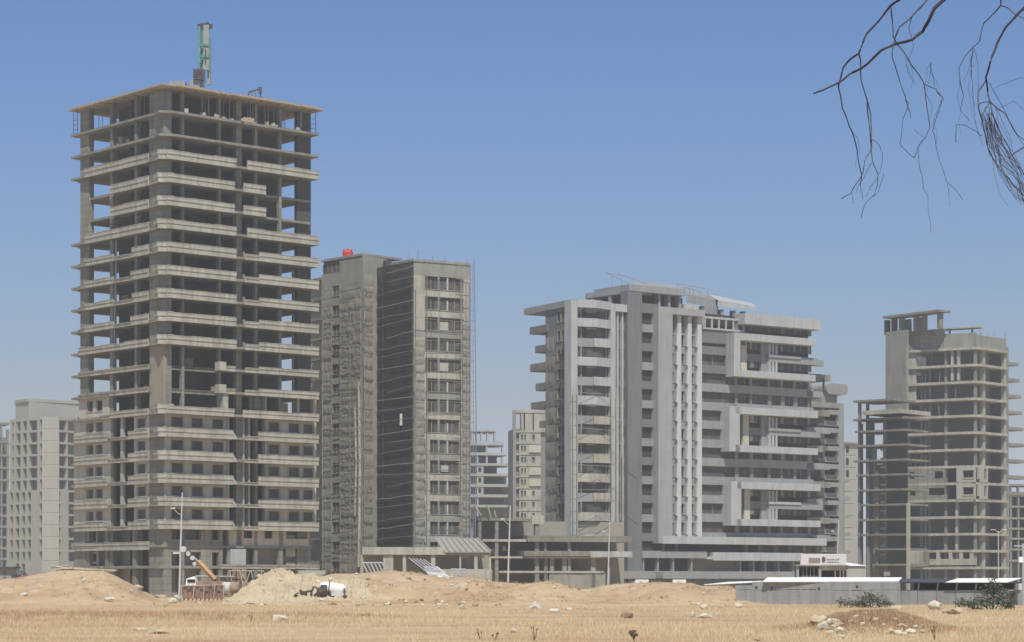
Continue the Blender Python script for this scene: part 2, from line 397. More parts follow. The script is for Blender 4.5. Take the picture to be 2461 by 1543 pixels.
        if k == 5:
            par(Lf, 240, 264, .62, z, .2); par(Lf, 264.5, 357, .62, z, .55); par(Rf, 402, 563, 1.42, z, .70); par(Rf, 584, 766, 1.42, z, .7); continue
        # lower lived-in looking floors
        par(Lf, 178, 260, .62, z, .7 + .1 * (k % 2)); par(Lf, 260.5, 308, .62, z, .08); par(Lf, 308.5, 358, .62, z, .8)
        par(Rf, 402, 560, 1.42, z, .84); par(Rf, 588, 620, 1.42, z, .1); par(Rf, 620.5, 766, 1.42, z, .86)
        m = MB(); a, b = RS(560.5, 1.42), RS(568, 1.42)      # slanted end of the parapet
        q = [Rf.pt(a, 1.3), Rf.pt(b, 1.3), Rf.pt(b, 1.5), Rf.pt(a, 1.5)]
        m.hexa([(p.x, p.y, z - .3) for p in q], [(q[0].x, q[0].y, z + .7), (q[1].x, q[1].y, z + .05), (q[2].x, q[2].y, z + .05), (q[3].x, q[3].y, z + .7)])
        m.build('parapet_stub', CONCF, root)
    # far-left balcony ends seen beyond the left column
    for k in list(range(0, 14)) + [16]:
        MB().fbox(Lf, LS(190, -1.2), sL + .06, -3.2, -1.0, zk(k) - .36, zk(k) + .5).build('balcony_parapet', CONC, root)
    # ---- walls with window openings on five storeys
    for k in range(0, 5):
        z = zk(k); za, zb2, z1 = z + 1.18, z + 2.52, z + 3.262 - .34
        ow = .0
        hs = [(RS(412, ow), RS(440, ow)), (RS(461, ow), RS(487, ow)), (RS(511, ow), RS(537, ow))]
        m = MB(); wall_holes(m, Rf, .1, RS(549, ow), ow - .25, ow, z, z1, za, zb2, hs); m.build('facade_wall', WALLP, root)
        for h in hs: window(Rf, *h, za, zb2, ow, root, pane=HAZEPANE, fr=.2)
        hs = [(RS(646, ow), RS(671, ow)), (RS(694, ow), RS(719, ow)), (RS(729, ow), RS(752, ow))]
        m = MB(); wall_holes(m, Rf, RS(639, ow), RS(760, ow), ow - .25, ow, z, z1, za, zb2, hs); m.build('facade_wall', WALLP, root)
        for h in hs: window(Rf, *h, za, zb2, ow, root, pane=HAZEPANE, fr=.2)
        for pa, pb in ((547, 551), (584, 588), (597, 601), (637, 641)): MB().pbox(Rf, pa, pb, -.6, .25, z, z1).build('pier', CONCF, root)
        ow = .02
        hs = [(LS(208, ow), LS(224, ow)), (LS(231, ow), LS(246, ow))]
        m = MB(); wall_holes(m, Lf, LS(266, ow), LS(178, ow), ow - .25, ow, z, z1, za, zb2, hs); m.build('facade_wall', WALLP, root)
        for h in hs: window(Lf, *h, za, zb2, ow, root, pane=HAZEPANE, fr=.2)
        hs = [(LS(330, ow), LS(350, ow))]
        m = MB(); wall_holes(m, Lf, LS(358, ow), LS(322, ow), ow - .25, ow, z, z1, za, zb2, hs); m.build('facade_wall', WALLP, root)
        window(Lf, *hs[0], za, zb2, ow, root, pane=HAZEPANE, fr=.2)
        MB().pbox(Lf, 289, 296, -.3, .1, z, z1).build('pier', CONCF, root)
    m = MB()
    # storey above the windows: piers and part walls
    z = zk(5); z1 = zk(6) - .34
    for pa, pb in ((637, 641), (715, 720), (752, 760)): m.pbox(Rf, pa, pb, -.6, .1, z, z1)
    m.pbox(Rf, 536, 549, -.3, 1.2, z, z1); m.build_each('pier', CONCF, root)
    m = MB(); m.pbox(Rf, 672, 692, -.3, -.1, z, z + 2.2); m.pbox(Rf, 600, 636, -.9, -.7, z, z1); m.build_each('infill_wall', CONC, root)
    ow = .02; hs = [(LS(210, ow), LS(223, ow)), (LS(231, ow), LS(246, ow))]
    m = MB(); wall_holes(m, Lf, LS(262, ow), LS(190, ow), -.25, ow, z, z1, z + 1.0, z + 2.5, hs); m.build('facade_wall', WALLP, root)
    for h in hs: window(Lf, *h, z + 1.0, z + 2.5, ow, root)
    # block infill on the corner column
    MB().pbox(Lf, 360, 393, -.2, .05, zk(5) + .05, zk(8) - .4).build('block_infill', BLOCK, root)
    for k in (8, 9, 10, 11): MB().pbox(Lf, 360, 382 + (k % 3) * 3, -.2, .04, zk(k) + .02, zk(k) + 1.1 + .35 * (k % 2)).build('block_infill', BLOCK, root)
    # ---- podium
    MB().fbox(Rf, .9, RS(738), -1.95, -1.75, zb, zk(0) - .36).build('inner_wall', HAZEWALL, root); MB().fbox(Lf, 1.4, LS(205), -1.95, -1.75, zb, zk(0) - .36).build('inner_wall', HAZEWALL, root)
    zp, zg = 6.95, 4.0
    MB().prism([Lf.pt(sL, .6), Lf.pt(0, .45) + Rf.n * .1, Rf.pt(RS(740), .1), opp], zp - .35, zp).build('floor_slab', CONC, root)
    par(Lf, 173, 358, .5, zp - .2, .6, .5)
    MB().pbox(Rf, 396, 528, -.4, -.05, zp - 1.0, zp + .75).build('edge_beam', CONC, root)
    MB().prism([Lf.pt(sL, .5), Lf.pt(0, .45), Rf.pt(RS(740), .1), opp], zg - .4, zg).build('floor_slab', CONC, root)
    par(Rf, 530, 768, 1.0, zg - .1, .2, .3)
    for pa, pb in ((178, 205), (252, 260), (318, 325)): MB().pbox(Lf, pa, pb, -.7, .1, -1, zk(0) - .3).build('column', CONC, root)
    for pa, pb in ((483, 510), (528, 535), (548, 552), (612, 618), (674, 680)): MB().pbox(Rf, pa, pb, -.6, -.04, -1, zk(0) - .3).build('column', CONC, root)
    hs = [(RS(586, -.1), RS(607, -.1)), (RS(636, -.1), RS(655, -.1))]
    m = MB(); wall_holes(m, Rf, RS(552, -.1), RS(742, -.1), -.35, -.1, zp - .1, zk(0) - .35, zp + 1.1, zk(0) - .36, hs + [(RS(688, -.1), RS(740, -.1))]); m.build('facade_wall', WALLP, root)
    MB().pbox(Rf, 555, 591, -.3, .12, zg, zp - .5).build('white_panel', WHITE, root)
    for (pa, pb, a, b) in ((687, 710, 5.4, 6.6), (687, 710, 4.0, 4.6), (687, 709, 7.2, 8.6)): MB().pbox(Rf, pa, pb, -1.2, -1.0, a, b).build('infill_wall', CONCF, root)
    for (pa, pb, a, b) in ((232, 236, zg, zp - .6), (208, 232, zg + .35, zg + .7), (208, 232, zp - 1.1, zp - .8), (230, 234, zp, zk(0) - .4), (210, 232, zp + .4, zp + .7)): MB().pbox(Lf, pa, pb, -.8, -.6, a, b).build('inner_frame', CONCF, root)
    # block stacks, planks and bags left on the open floors
    for k in range(6, 18):
        for q in range(4):
            fc, o, L = ((Rf, rr.uniform(-3.2, -.9), wR), (Lf, rr.uniform(-3.2, -.9), wL))[q % 2]
            p = fc.pt(rr.uniform(2, L - 1.5), o); hh = rr.uniform(.3, 1.5)
            MB().box((p.x, p.y, zk(k) + hh / 2 + .01), (rr.uniform(.4, 1.6), rr.uniform(.3, .9), hh), rr.uniform(0, 3)).build('block_stack', (CONCG, WOOD, BLOCK)[q % 3], root)
    # site mess along the top open storey
    for i in range(16):
        s = rr.uniform(3, wR - 2); p = Rf.pt(s, rr.uniform(.2, 1.1)); hh = rr.uniform(.2, .8)
        MB().box((p.x, p.y, zk(18) + hh / 2), (rr.uniform(.3, 1.4), rr.uniform(.3, .8), hh), rr.uniform(0, 3)).build('site_material', WOOD if i % 2 else CONCF, root)
    m = MB()
    for fc, s in ((Rf, sR - .2), (Rf, sR - 1.4), (Lf, sL - .2), (Lf, sL - 1.3)):
        p = fc.pt(s, .8 if fc is Rf else .3); m.tube([(p.x, p.y, zk(18)), (p.x, p.y, zr - .2)], .05, 5)
    for fc in (Rf, Lf):
        e = sR if fc is Rf else sL; o = .8 if fc is Rf else .3
        for h in (.7, 1.4, 2.1): p, q = fc.pt(e - .2, o), fc.pt(e - 1.4, o); m.tube([(p.x, p.y, zk(18) + h), (q.x, q.y, zk(18) + h)], .04, 5)
    m.build('scaffold_frame', POLED, root)
    # ---- on the roof: concrete placing boom, folded upright
    bx = Rf.pt(RS(484), -6); Y = bx.y
    t = thing('placing_boom', 'folded upright green and grey concrete placing boom standing on the tall tower', 'boom', (bx.x, bx.y, zr))
    zz = lambda py: py2z(py, Y)
    def xx(px): return px2x(px, Y)
    MB().box((bx.x, Y, zr + 1.2), (2.2, 2.2, 2.4)).box((xx(471), Y - .4, zr + 1.3), (1.3, 1.4, 2.6)).build('pedestal', GREYP, t)
    m = MB(); m.box((xx(482), Y, (zz(208) + zz(168)) / 2), (1.2, 1.2, zz(168) - zz(208))); m.build('turret', GREYP, t)
    m = MB(); m.box((xx(480), Y - .9, (zz(170) + zz(196)) / 2), (1.4, .9, zz(170) - zz(196)))
    for i in range(5): m.box((xx(480), Y - 1.45, zz(194 - 5 * i)), (1.5, .2, .2))
    m.build('hydraulic_unit', POLED, t)
    for (pa, pb, ya, yb, mat, dy, nm) in ((478, 483, 168, 66, GREEN, -.5, 'boom_section'), (486, 490, 190, 62, GREEN, .1, 'boom_section'), (490, 503, 170, 62, GREYP, -.25, 'boom_section'), (482, 491, 192, 100, GREEN, .35, 'boom_section'), (494, 497, 150, 122, POLED, -.55, 'hydraulic_ram'), (498, 505, 202, 110, GREYP, .4, 'boom_section'), (484, 487, 178, 70, POLED, .3, 'delivery_pipe'), (505, 507, 170, 90, GREEN, 0, 'delivery_pipe')):
        MB().box(((xx(pa) + xx(pb)) / 2, Y + dy, (zz(ya) + zz(yb)) / 2), (abs(xx(pb) - xx(pa)), .55, zz(yb) - zz(ya))).build(nm, mat, t)
    m = MB()
    for px, py in ((480, 64), (487, 62), (498, 60), (506, 64)): m.box((xx(px), Y - .1, zz(py)), (.5, .7, .7), 0, 0, .3)
    m.build('hinge', POLED, t)
    for py in (110, 138): MB().box((xx(492), Y - .6, zz(py)), (1.3, .2, .3)).build('clamp', GREEN, t)
    # sawhorse shaped steel frame on the roof edge
    fx = Rf.pt(RS(612), .4); Y = fx.y; t = thing('steel_hoist_frame', 'small dark steel hoist frame on the roof edge of the tall tower', 'hoist', (fx.x, fx.y, zr))
    X = lambda px: px2x(px, Y); Z = lambda py: py2z(py, Y)
    MB().tube([(X(593), Y, zr), (X(599), Y, Z(221))], .09, 6).build('leg', POLED, t); MB().tube([(X(627), Y, zr), (X(625), Y, Z(216))], .1, 6).build('leg', POLED, t)
    MB().tube([(X(597), Y, Z(222)), (X(628), Y, Z(212))], .13, 6).box((X(625), Y, Z(217)), (.5, .4, .9)).build('beam', POLED, t)
    MB().tube([(X(600), Y + 2, zr), (X(606), Y, Z(220))], .05, 5).tube([(X(616), Y + 2, zr), (X(612), Y, Z(218))], .05, 5).build('brace', RUST, t)
    return Rf, Lf
tower_a()

# ================================================================ netted tower with scaffold
def drape(fc, pa, pb, za, zb, out, name, mat, root, rows, seed, amp=.25, sag=.5, nx=40):
    """a hanging debris net: a real sheet that bellies out between its ties"""
    r2 = random.Random(seed); s0, s1 = fc.s(pa, out), fc.s(pb, out); H = zb - za; ny = rows * 6
    v = []; f = []
    tie = [r2.uniform(-.25, .25) for _ in range(rows + 2)]
    for j in range(ny + 1):
        for i in range(nx + 1):
            u = i / nx; w = j / ny; row = w * rows; ph = row - math.floor(row)
            belly = math.sin(math.pi * ph) * (.55 + .6 * mnoise.noise((u * 5 + seed, math.floor(row) * 3.3, .3)))
            o = out + amp * belly + .10 * mnoise.noise((u * 14, w * rows * 1.7, seed))
            z = za + w * H + sag * math.sin(math.pi * u) * (-.25) * (1 - abs(2 * ph - 1)) + tie[int(row) % (rows + 2)] * math.sin(u * 3 + row) * .5
            if j == 0: z = za
            if j == ny: z = zb
            p = fc.pt(s0 + (s1 - s0) * u, o); v.append((p.x, p.y, z))
    for j in range(ny):
        for i in range(nx): a = j * (nx + 1) + i; f.append((a, a + 1, a + nx + 2, a + nx + 1))
    mb = MB(); mb.v = v; mb.f = f; mb.m = [0] * len(f)
    return mb.build(name, mat, root)
def ledger(fc, pa, pb, z, out, root, mat=POLE, r=.05, tilt=0., n=2, name='ledger'):
    s0, s1 = fc.s(pa, out), fc.s(pb, out); P = []
    for i in range(n + 1):
        u = i / n; p = fc.pt(s0 + (s1 - s0) * u, out); P.append((p.x, p.y, z + tilt * (u - .5) + (rng.uniform(-.12, .12) if 0 < i < n else 0)))
    return MB().tube(P, r, 5).build(name, mat, root)
def tower_b():
    Rf = Face(994, 362, 1129, 366.8); Lf = Face(994, 362, 893, 371)
    # protruding stair volume further left
    Lv = Face(872, 366, 773, 374); Rv = Face(872, 366, 896, 367.4)
    root = thing('netted_building', 'grey block half wrapped in brown and dark debris nets, right of the tallest tower', 'building', (Rf.p.x, Rf.p.y, -.5))
    zr = py2z(628, 362); z0 = -1; st = 3.19
    rr = random.Random(11)
    P = [Lf.pt(Lf.len, -.6), Lf.pt(.05, -.6), Rf.pt(Rf.len, -.6), Rf.pt(Rf.len, -16), Lf.pt(Lf.len, -12)]
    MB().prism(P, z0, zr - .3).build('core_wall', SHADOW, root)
    # --- left volume
    zl = py2z(618, 368)
    hole = lambda px: Lv.s(px)
    ys = [677 + 46.6 * i for i in range(15)]
    ys = [700 + 47.3 * i for i in range(15)]
    zw = [Lv.z(y, 806) for y in ys]
    opens = [zw_ for zw_ in zw if zw_ > 1.5]
    zprev = z0; m = MB()
    for zc in reversed(opens):
        za, zb = zc - .75, zc + .85
        m.fbox(Lv, 0.02, hole(815), -.3, 0, za, zb); m.fbox(Lv, hole(799), Lv.len, -.3, 0, za, zb)
        m.fbox(Lv, 0.02, Lv.len, -.3, 0, zprev, za); zprev = zb
    ztop = Lv.z(655, 806)
    m.fbox(Lv, 0.02, Lv.len, -.3, 0, zprev, ztop)
    m.fbox(Lv, 0.02, hole(816), -.3, 0, ztop, zl); m.fbox(Lv, hole(816), Lv.len, -.3, 0, ztop + 2.2, zl)
    m.build('facade_wall', CONCG, root)
    for zc in opens: window(Lv, hole(799), hole(815), zc - .75, zc + .85, 0, root, mat=CONCG, pane=HAZEPANE, fr=.1, mull=1, rec=.2)
    window(Lv, hole(776), hole(816), ztop + .1, ztop + 2.1, 0, root, mat=CONCG, pane=HAZEPANE, fr=0, mull=3, rec=.2)
    MB().prism([Lv.pt(Lv.len, -.3), Lv.pt(.02, -.3), Rv.pt(.3, -.3), Rv.pt(Rv.len + 3, -.3), Rv.pt(Rv.len + 3, -9), Lv.pt(Lv.len, -9)], z0, zl - .4).build('core_wall', SHADOW, root)
    MB().fbox(Rv, 0, Rv.len + 3, -.3, 0, z0, zl).build('facade_wall', CONCG, root)
    MB().prism([Lv.pt(Lv.len, .12), Lv.pt(0, .12), Rv.pt(Rv.len + 6, .12), Rv.pt(Rv.len + 6, -9), Lv.pt(Lv.len, -9)], zl, zl + .35).build('roof_slab', CONCG, root)
    # rear wing closing the gap towards the tallest tower
    W = Face(776, 380, 740, 384); zz = lambda y: py2z(y, 381)
    MB().pbox(W, 778, 742, -6, -.8, z0, zz(668)).build('rear_wing_wall', HAZEWALL, root)
    for i in range(14): y = 668 + 48 * i; MB().pbox(W, 778, 742, -.8, .2, zz(y + 6), zz(y)).build('floor_slab', CONC, root)
    # --- dark face wall and right face
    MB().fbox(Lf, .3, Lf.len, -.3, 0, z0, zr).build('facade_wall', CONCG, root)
    MB().prism([Lf.pt(Lf.len, .1), Lf.pt(0, .1), Rf.pt(0, .12), Rf.pt(Rf.len, .12), Rf.pt(Rf.len, -16), Lf.pt(Lf.len, -12)], zr, zr + .4).build('roof_slab', CONCG, root)
    for i in range(13):
        y = 690 + 48 * i; zz_ = py2z(y, 366)
        for pa, pb in ((985, 968), (935, 912)): window(Lf, Lf.s(pa), Lf.s(pb), zz_ - .7, zz_ + .8, .34, root, mat=CONCG, pane=HAZEPANE, fr=.1, rec=.05)
    S = lambda px: Rf.s(px)
    zt = [Rf.z(666 + 49.0 * i, 1065) for i in range(15)]    # window heads
    for i in range(14):
        zb, za = zt[i], zt[i] - 2.0; top = zr if i == 0 else (zt[i - 1] - 2.0)
        MB().fbox(Rf, 0.02, Rf.len, -.3, 0, zb, top).build('spandrel_wall', CONCF if i % 3 else CONCG, root)
        L0 = 1022 if i < 5 else (1026 if i < 8 else 1034)
        R0 = 1113 if i < 7 else 1104
        m = MB(); m.fbox(Rf, 0.02, S(L0), -.3, 0, za, zb) if i < 7 else (m.fbox(Rf, .02, S(1008), -.3, 0, za, zb), m.fbox(Rf, S(1022), S(L0), -.3, 0, za, zb))
        m.fbox(Rf, S(R0), Rf.len, -.3, 0, za, zb); m.build_each('pier', CONCF, root)
        window(Rf, S(L0), S(1052), za, zb, 0, root, mat=CONCG, pane=HAZEPANE, fr=.1, mull=1, rec=.3)
        MB().fbox(Rf, S(1052), S(1056), -.3, .03, za, zb).build('pier', CONC, root)
        window(Rf, S(1056), S(R0), za, zb, 0, root, mat=CONCG, pane=HAZEPANE, fr=.1, mull=2, rec=.3)
        if i >= 7: window(Rf, S(1008), S(1022), za, zb, 0, root, mat=CONCG, pane=HAZEPANE, fr=.06, rec=.3)
        if i in (2, 4): MB().fbox(Rf, S(1057), S(1077), -.2, .04, za + .05, zb - .65).build('white_board', CONCH, root)
        elif i in (9,): MB().fbox(Rf, S(1060), S(1077), -.2, .04, za + .25, zb - .75).build('white_board', CONCH, root)
        else: MB().fbox(Rf, S(1074), S(1077.5), -.25, -.02, za, zb - .5 * (i % 2)).build('white_post', WHITE, root)
    zlow = zt[13] - 2.0
    MB().fbox(Rf, .02, Rf.len, -.3, -.0, z0, zlow - 3.6).build('spandrel_wall', CONC, root)
    for pa, pb in ((996, 1006), (1028, 1042), (1092, 1128)): MB().fbox(Rf, S(pa), S(pb), -.3, .02, zlow - 3.6, zlow).build('pier', CONC, root)
    MB().fbox(Rf, .02, Rf.len, -.3, 0, zlow - 4.3, zlow - 3.3).build('spandrel_wall', CONC, root)
    # forecourt canopy with pillars
    Yc = 352; fc = Face(866, Yc, 1180, Yc + 1)
    zc = lambda py, px=1000: fc.z(py, px)
    MB().pbox(fc, 871, 1071, -6, .3, zc(1333), zc(1315)).build('canopy', CONCF, root)
    for pa, pb in ((868, 873), (921, 945), (968, 976), (1036, 1046), (1104, 1108), (1140, 1148), (1175, 1180)): MB().pbox(fc, pa, pb, -.6, 0, -1, zc(1334)).build('pillar', CONCF, root)
    MB().pbox(fc, 866, 1180, -5, -4.6, -1, zc(1333)).build('back_wall', HAZEWALL, root)
    MB().pbox(fc, 1040, 1183, -.2, .5, -1, zc(1368)).build('low_wall', CONCF, root)
    MB().pbox(fc, 1046, 1180, -.3, .2, zc(1334), zc(1326)).build('beam', CONC, root)
    for px in (1120, 1150): MB().pbox(fc, px - 12, px + 14, -.8, -.5, zc(1340), zc(1336)).build('beam', CONCF, root)
    # sloping ribbed timber canopy
    m = MB(); zt_, zb_ = zc(1292), zc(1326)
    s0, s1, t0, t1 = fc.s(1048), fc.s(1150), fc.s(1066), fc.s(1180)
    def P(a, o, z): p = fc.pt(a, o); return (p.x, p.y, z)
    m.hexa([P(s0, -5, zt_ - .15), P(s1, -5, zt_ - .15), P(t1, .4, zb_ - .15), P(t0, .4, zb_ - .15)], [P(s0, -5, zt_), P(s1, -5, zt_), P(t1, .4, zb_), P(t0, .4, zb_)])
    m.build('sloping_roof', HAZEWALL, root)
    for i in range(9):
        u = i / 8; m = MB(); a, b = s0 + (s1 - s0) * u, t0 + (t1 - t0) * u
        m.tube([P(a, -5, zt_ + .12), P(b, .45, zb_ + .12)], .11, 4); m.build('rafter', METAL, root)
    # ------------------------------------------------ scaffold with nets, a thing of its own
    sc = thing('scaffold', 'tube scaffold hung with brown and dark nets around the grey block', 'scaffold', (Rf.p.x, Rf.p.y - 1, -.5))
    drape(Lv, 870, 817, 1.0, zl - 5, 1.0, 'debris_net', NETB, sc, 26, 1, .20, .7)
    drape(Lv, 797, 774, 3.0, zl - 6, .9, 'debris_net', NETB, sc, 26, 2, .2, .5, 14)
    drape(Rv, 874, 897, 1.0, zl - 3, 1.0, 'debris_net', NETB, sc, 26, 3, .2, .5, 14)
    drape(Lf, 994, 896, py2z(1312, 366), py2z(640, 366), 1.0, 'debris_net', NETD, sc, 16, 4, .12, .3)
    drape(Rf, 996, 1020, py2z(1330, 362), zr - 12, .9, 'debris_net', NETG, sc, 24, 5, .25, .5, 12)
    drape(Rf, 1112, 1129, py2z(1290, 362), zr - 9, .6, 'debris_net', NETG, sc, 24, 6, .25, .5, 10)
    for i in range(26):
        z = py2z(655 + 25.6 * i + rr.uniform(-5, 5), 366); 
        ledger(Lf, 994, rr.choice((896, 896, 900, 930)), z, 1.3, sc, CONC if i % 3 else METAL, .045, rr.uniform(-.8, .1), rr.choice((2, 3, 5)))
    for i, y in enumerate(range(690, 1330, 17)):
        z = py2z(y, 368); a = rr.choice((868, 868, 850)); b = rr.choice((776, 776, 818, 800))
        ledger(Lv, a, b, z + rr.uniform(-.4, .4), 1.35, sc, POLE if i % 3 else CONC, .05, rr.uniform(-1.0, .3), 4)
        if i % 2: ledger(Rv, 873, 897, z + rr.uniform(-.4, .4), 1.3, sc, POLE, .045, rr.uniform(-.5, .2), 2)
    for fc_, pxs, zt_ in ((Lv, (866, 842, 818, 797, 776), zl - 4), (Rv, (876, 896), zl - 3), (Lf, (990, 920), zr + .5), (Rf, (1000, 1026, 1110), zr + .3)):
        for px in pxs:
            p = fc_.pt(fc_.s(px, 1.15), 1.15); MB().tube([(p.x, p.y, -.5), (p.x + rr.uniform(-.1, .1), p.y, zt_ * .5), (p.x, p.y, zt_ - rr.uniform(0, 3))], .055, 5).build('standard', POLED if fc_ is Lf else POLE, sc)
    p = Lv.pt(Lv.s(862, 1.3), 1.3); MB().tube([(p.x, p.y, 4), (p.x + .2, p.y, 20), (p.x, p.y, zl - 20)], .22, 8).build('rubble_chute', CONCF, sc)
    p = Lv.pt(Lv.s(853, 1.3), 1.3); MB().tube([(p.x, p.y, 12), (p.x + .2, p.y, 20), (p.x, p.y, zl - 24)], .16, 8).build('rubble_chute', CONCF, sc)
    MB().fbox(Lf, Lf.s(966, 1.3), Lf.s(961, 1.3), 1.25, 1.32, py2z(1026, 366), py2z(998, 366)).build('white_sheet', WHITEM, sc)
    for i in range(12):
        z = py2z(770 + 48 * i, 362); ledger(Rf, 998, 1112, z + rr.uniform(-.3, .3), 1.1, sc, POLE, .035, rr.uniform(-.8, .4), 3)
    for px in (1098, 1112, 1127):
        p = Rf.pt(S(px), 1.3); MB().tube([(p.x, p.y, -.5), (p.x + .1, p.y, zr * .5), (p.x, p.y, zr + rr.uniform(-2, 1))], .05, 5).build('standard', POLE, sc)
    for i in range(24): ledger(Rf, rr.choice((1096, 1108)), 1131, 4 + i * 2.05, 1.35, sc, POLE, .04, rr.uniform(-.4, .4), 2)
    m = MB()
    for px in (868, 880, 905, 985, 1003, 1040, 1070, 1120):
        fc_ = Rf if px > 994 else Lf; p = fc_.pt(fc_.s(px, -.6), -.6); m.tube([(p.x, p.y, zr), (p.x + rr.uniform(-.2, .2), p.y, zr + rr.uniform(.9, 1.9))], .04, 4)
    m.build('starter_bar', RUST, root)
    p = Lf.pt(Lf.s(931, .3), .3); MB().box((p.x, p.y, zr + .2), (1.1, .8, 1.2), .6).build('roof_machine', POLED, root)
    # ---- red water tank
    p = Lv.pt(Lv.s(836, -3), -3); t = thing('water_tank', 'red plastic water tank with knobs on the roof of the netted block', 'tank', (p.x, p.y, zl + .35))
    n = 20; m = MB(); pr = [(.0, 0), (.80, 0), (.85, .1), (.85, 1.0), (.9, 1.05), (.85, 1.1), (.82, 1.2), (.55, 1.45), (.3, 1.5), (.3, 1.6), (0, 1.62)]
    for r_, z in pr:
        for k in range(n): a = 2 * math.pi * k / n; m.v.append((p.x + r_ * math.cos(a), p.y + r_ * math.sin(a), zl + .35 + z * 1.05))
    for j in range(len(pr) - 1):
        for k in range(n): q = (k + 1) % n; m.f.append((j * n + k, j * n + q, (j + 1) * n + q, (j + 1) * n + k)); m.m.append(0)
    m.build('tank_body', RED, t, smooth=False)
    for dx in (-.62, 0, .62): MB().box((p.x + dx, p.y - .45, zl + .35 + 1.55), (.28, .28, .3)).build('knob', RED, t)
    # ---- material hoist mast at the right edge
    Y = 365; x0, x1 = px2x(1130.5, Y), px2x(1140.5, Y); zt_ = py2z(622, Y)
    t = thing('hoist_mast', 'slender blue grey lattice hoist mast standing along the right edge of the netted block', 'hoist mast', (x0, Y, -.5))
    for x, y, top in ((x0, Y, zt_ - 1), (x1, Y, zt_), (x1, Y + .8, zt_ - .5)):
        MB().tube([(x, y, -.5), (x + (.25 if x == x1 else 0), y, top * .5), (x - (.05 if x == x1 else 0), y, top)], .07, 5).build('mast_leg', plain('mast_paint', (.20, .24, .32), .6), t)
    z = 1.
    while z < zt_ - 1.5:
        MB().tube([(x0, Y, z), (x1, Y, z + .1)], .035, 4).build('rung', MATS['mast_paint'], t); z += 1.6
tower_b()
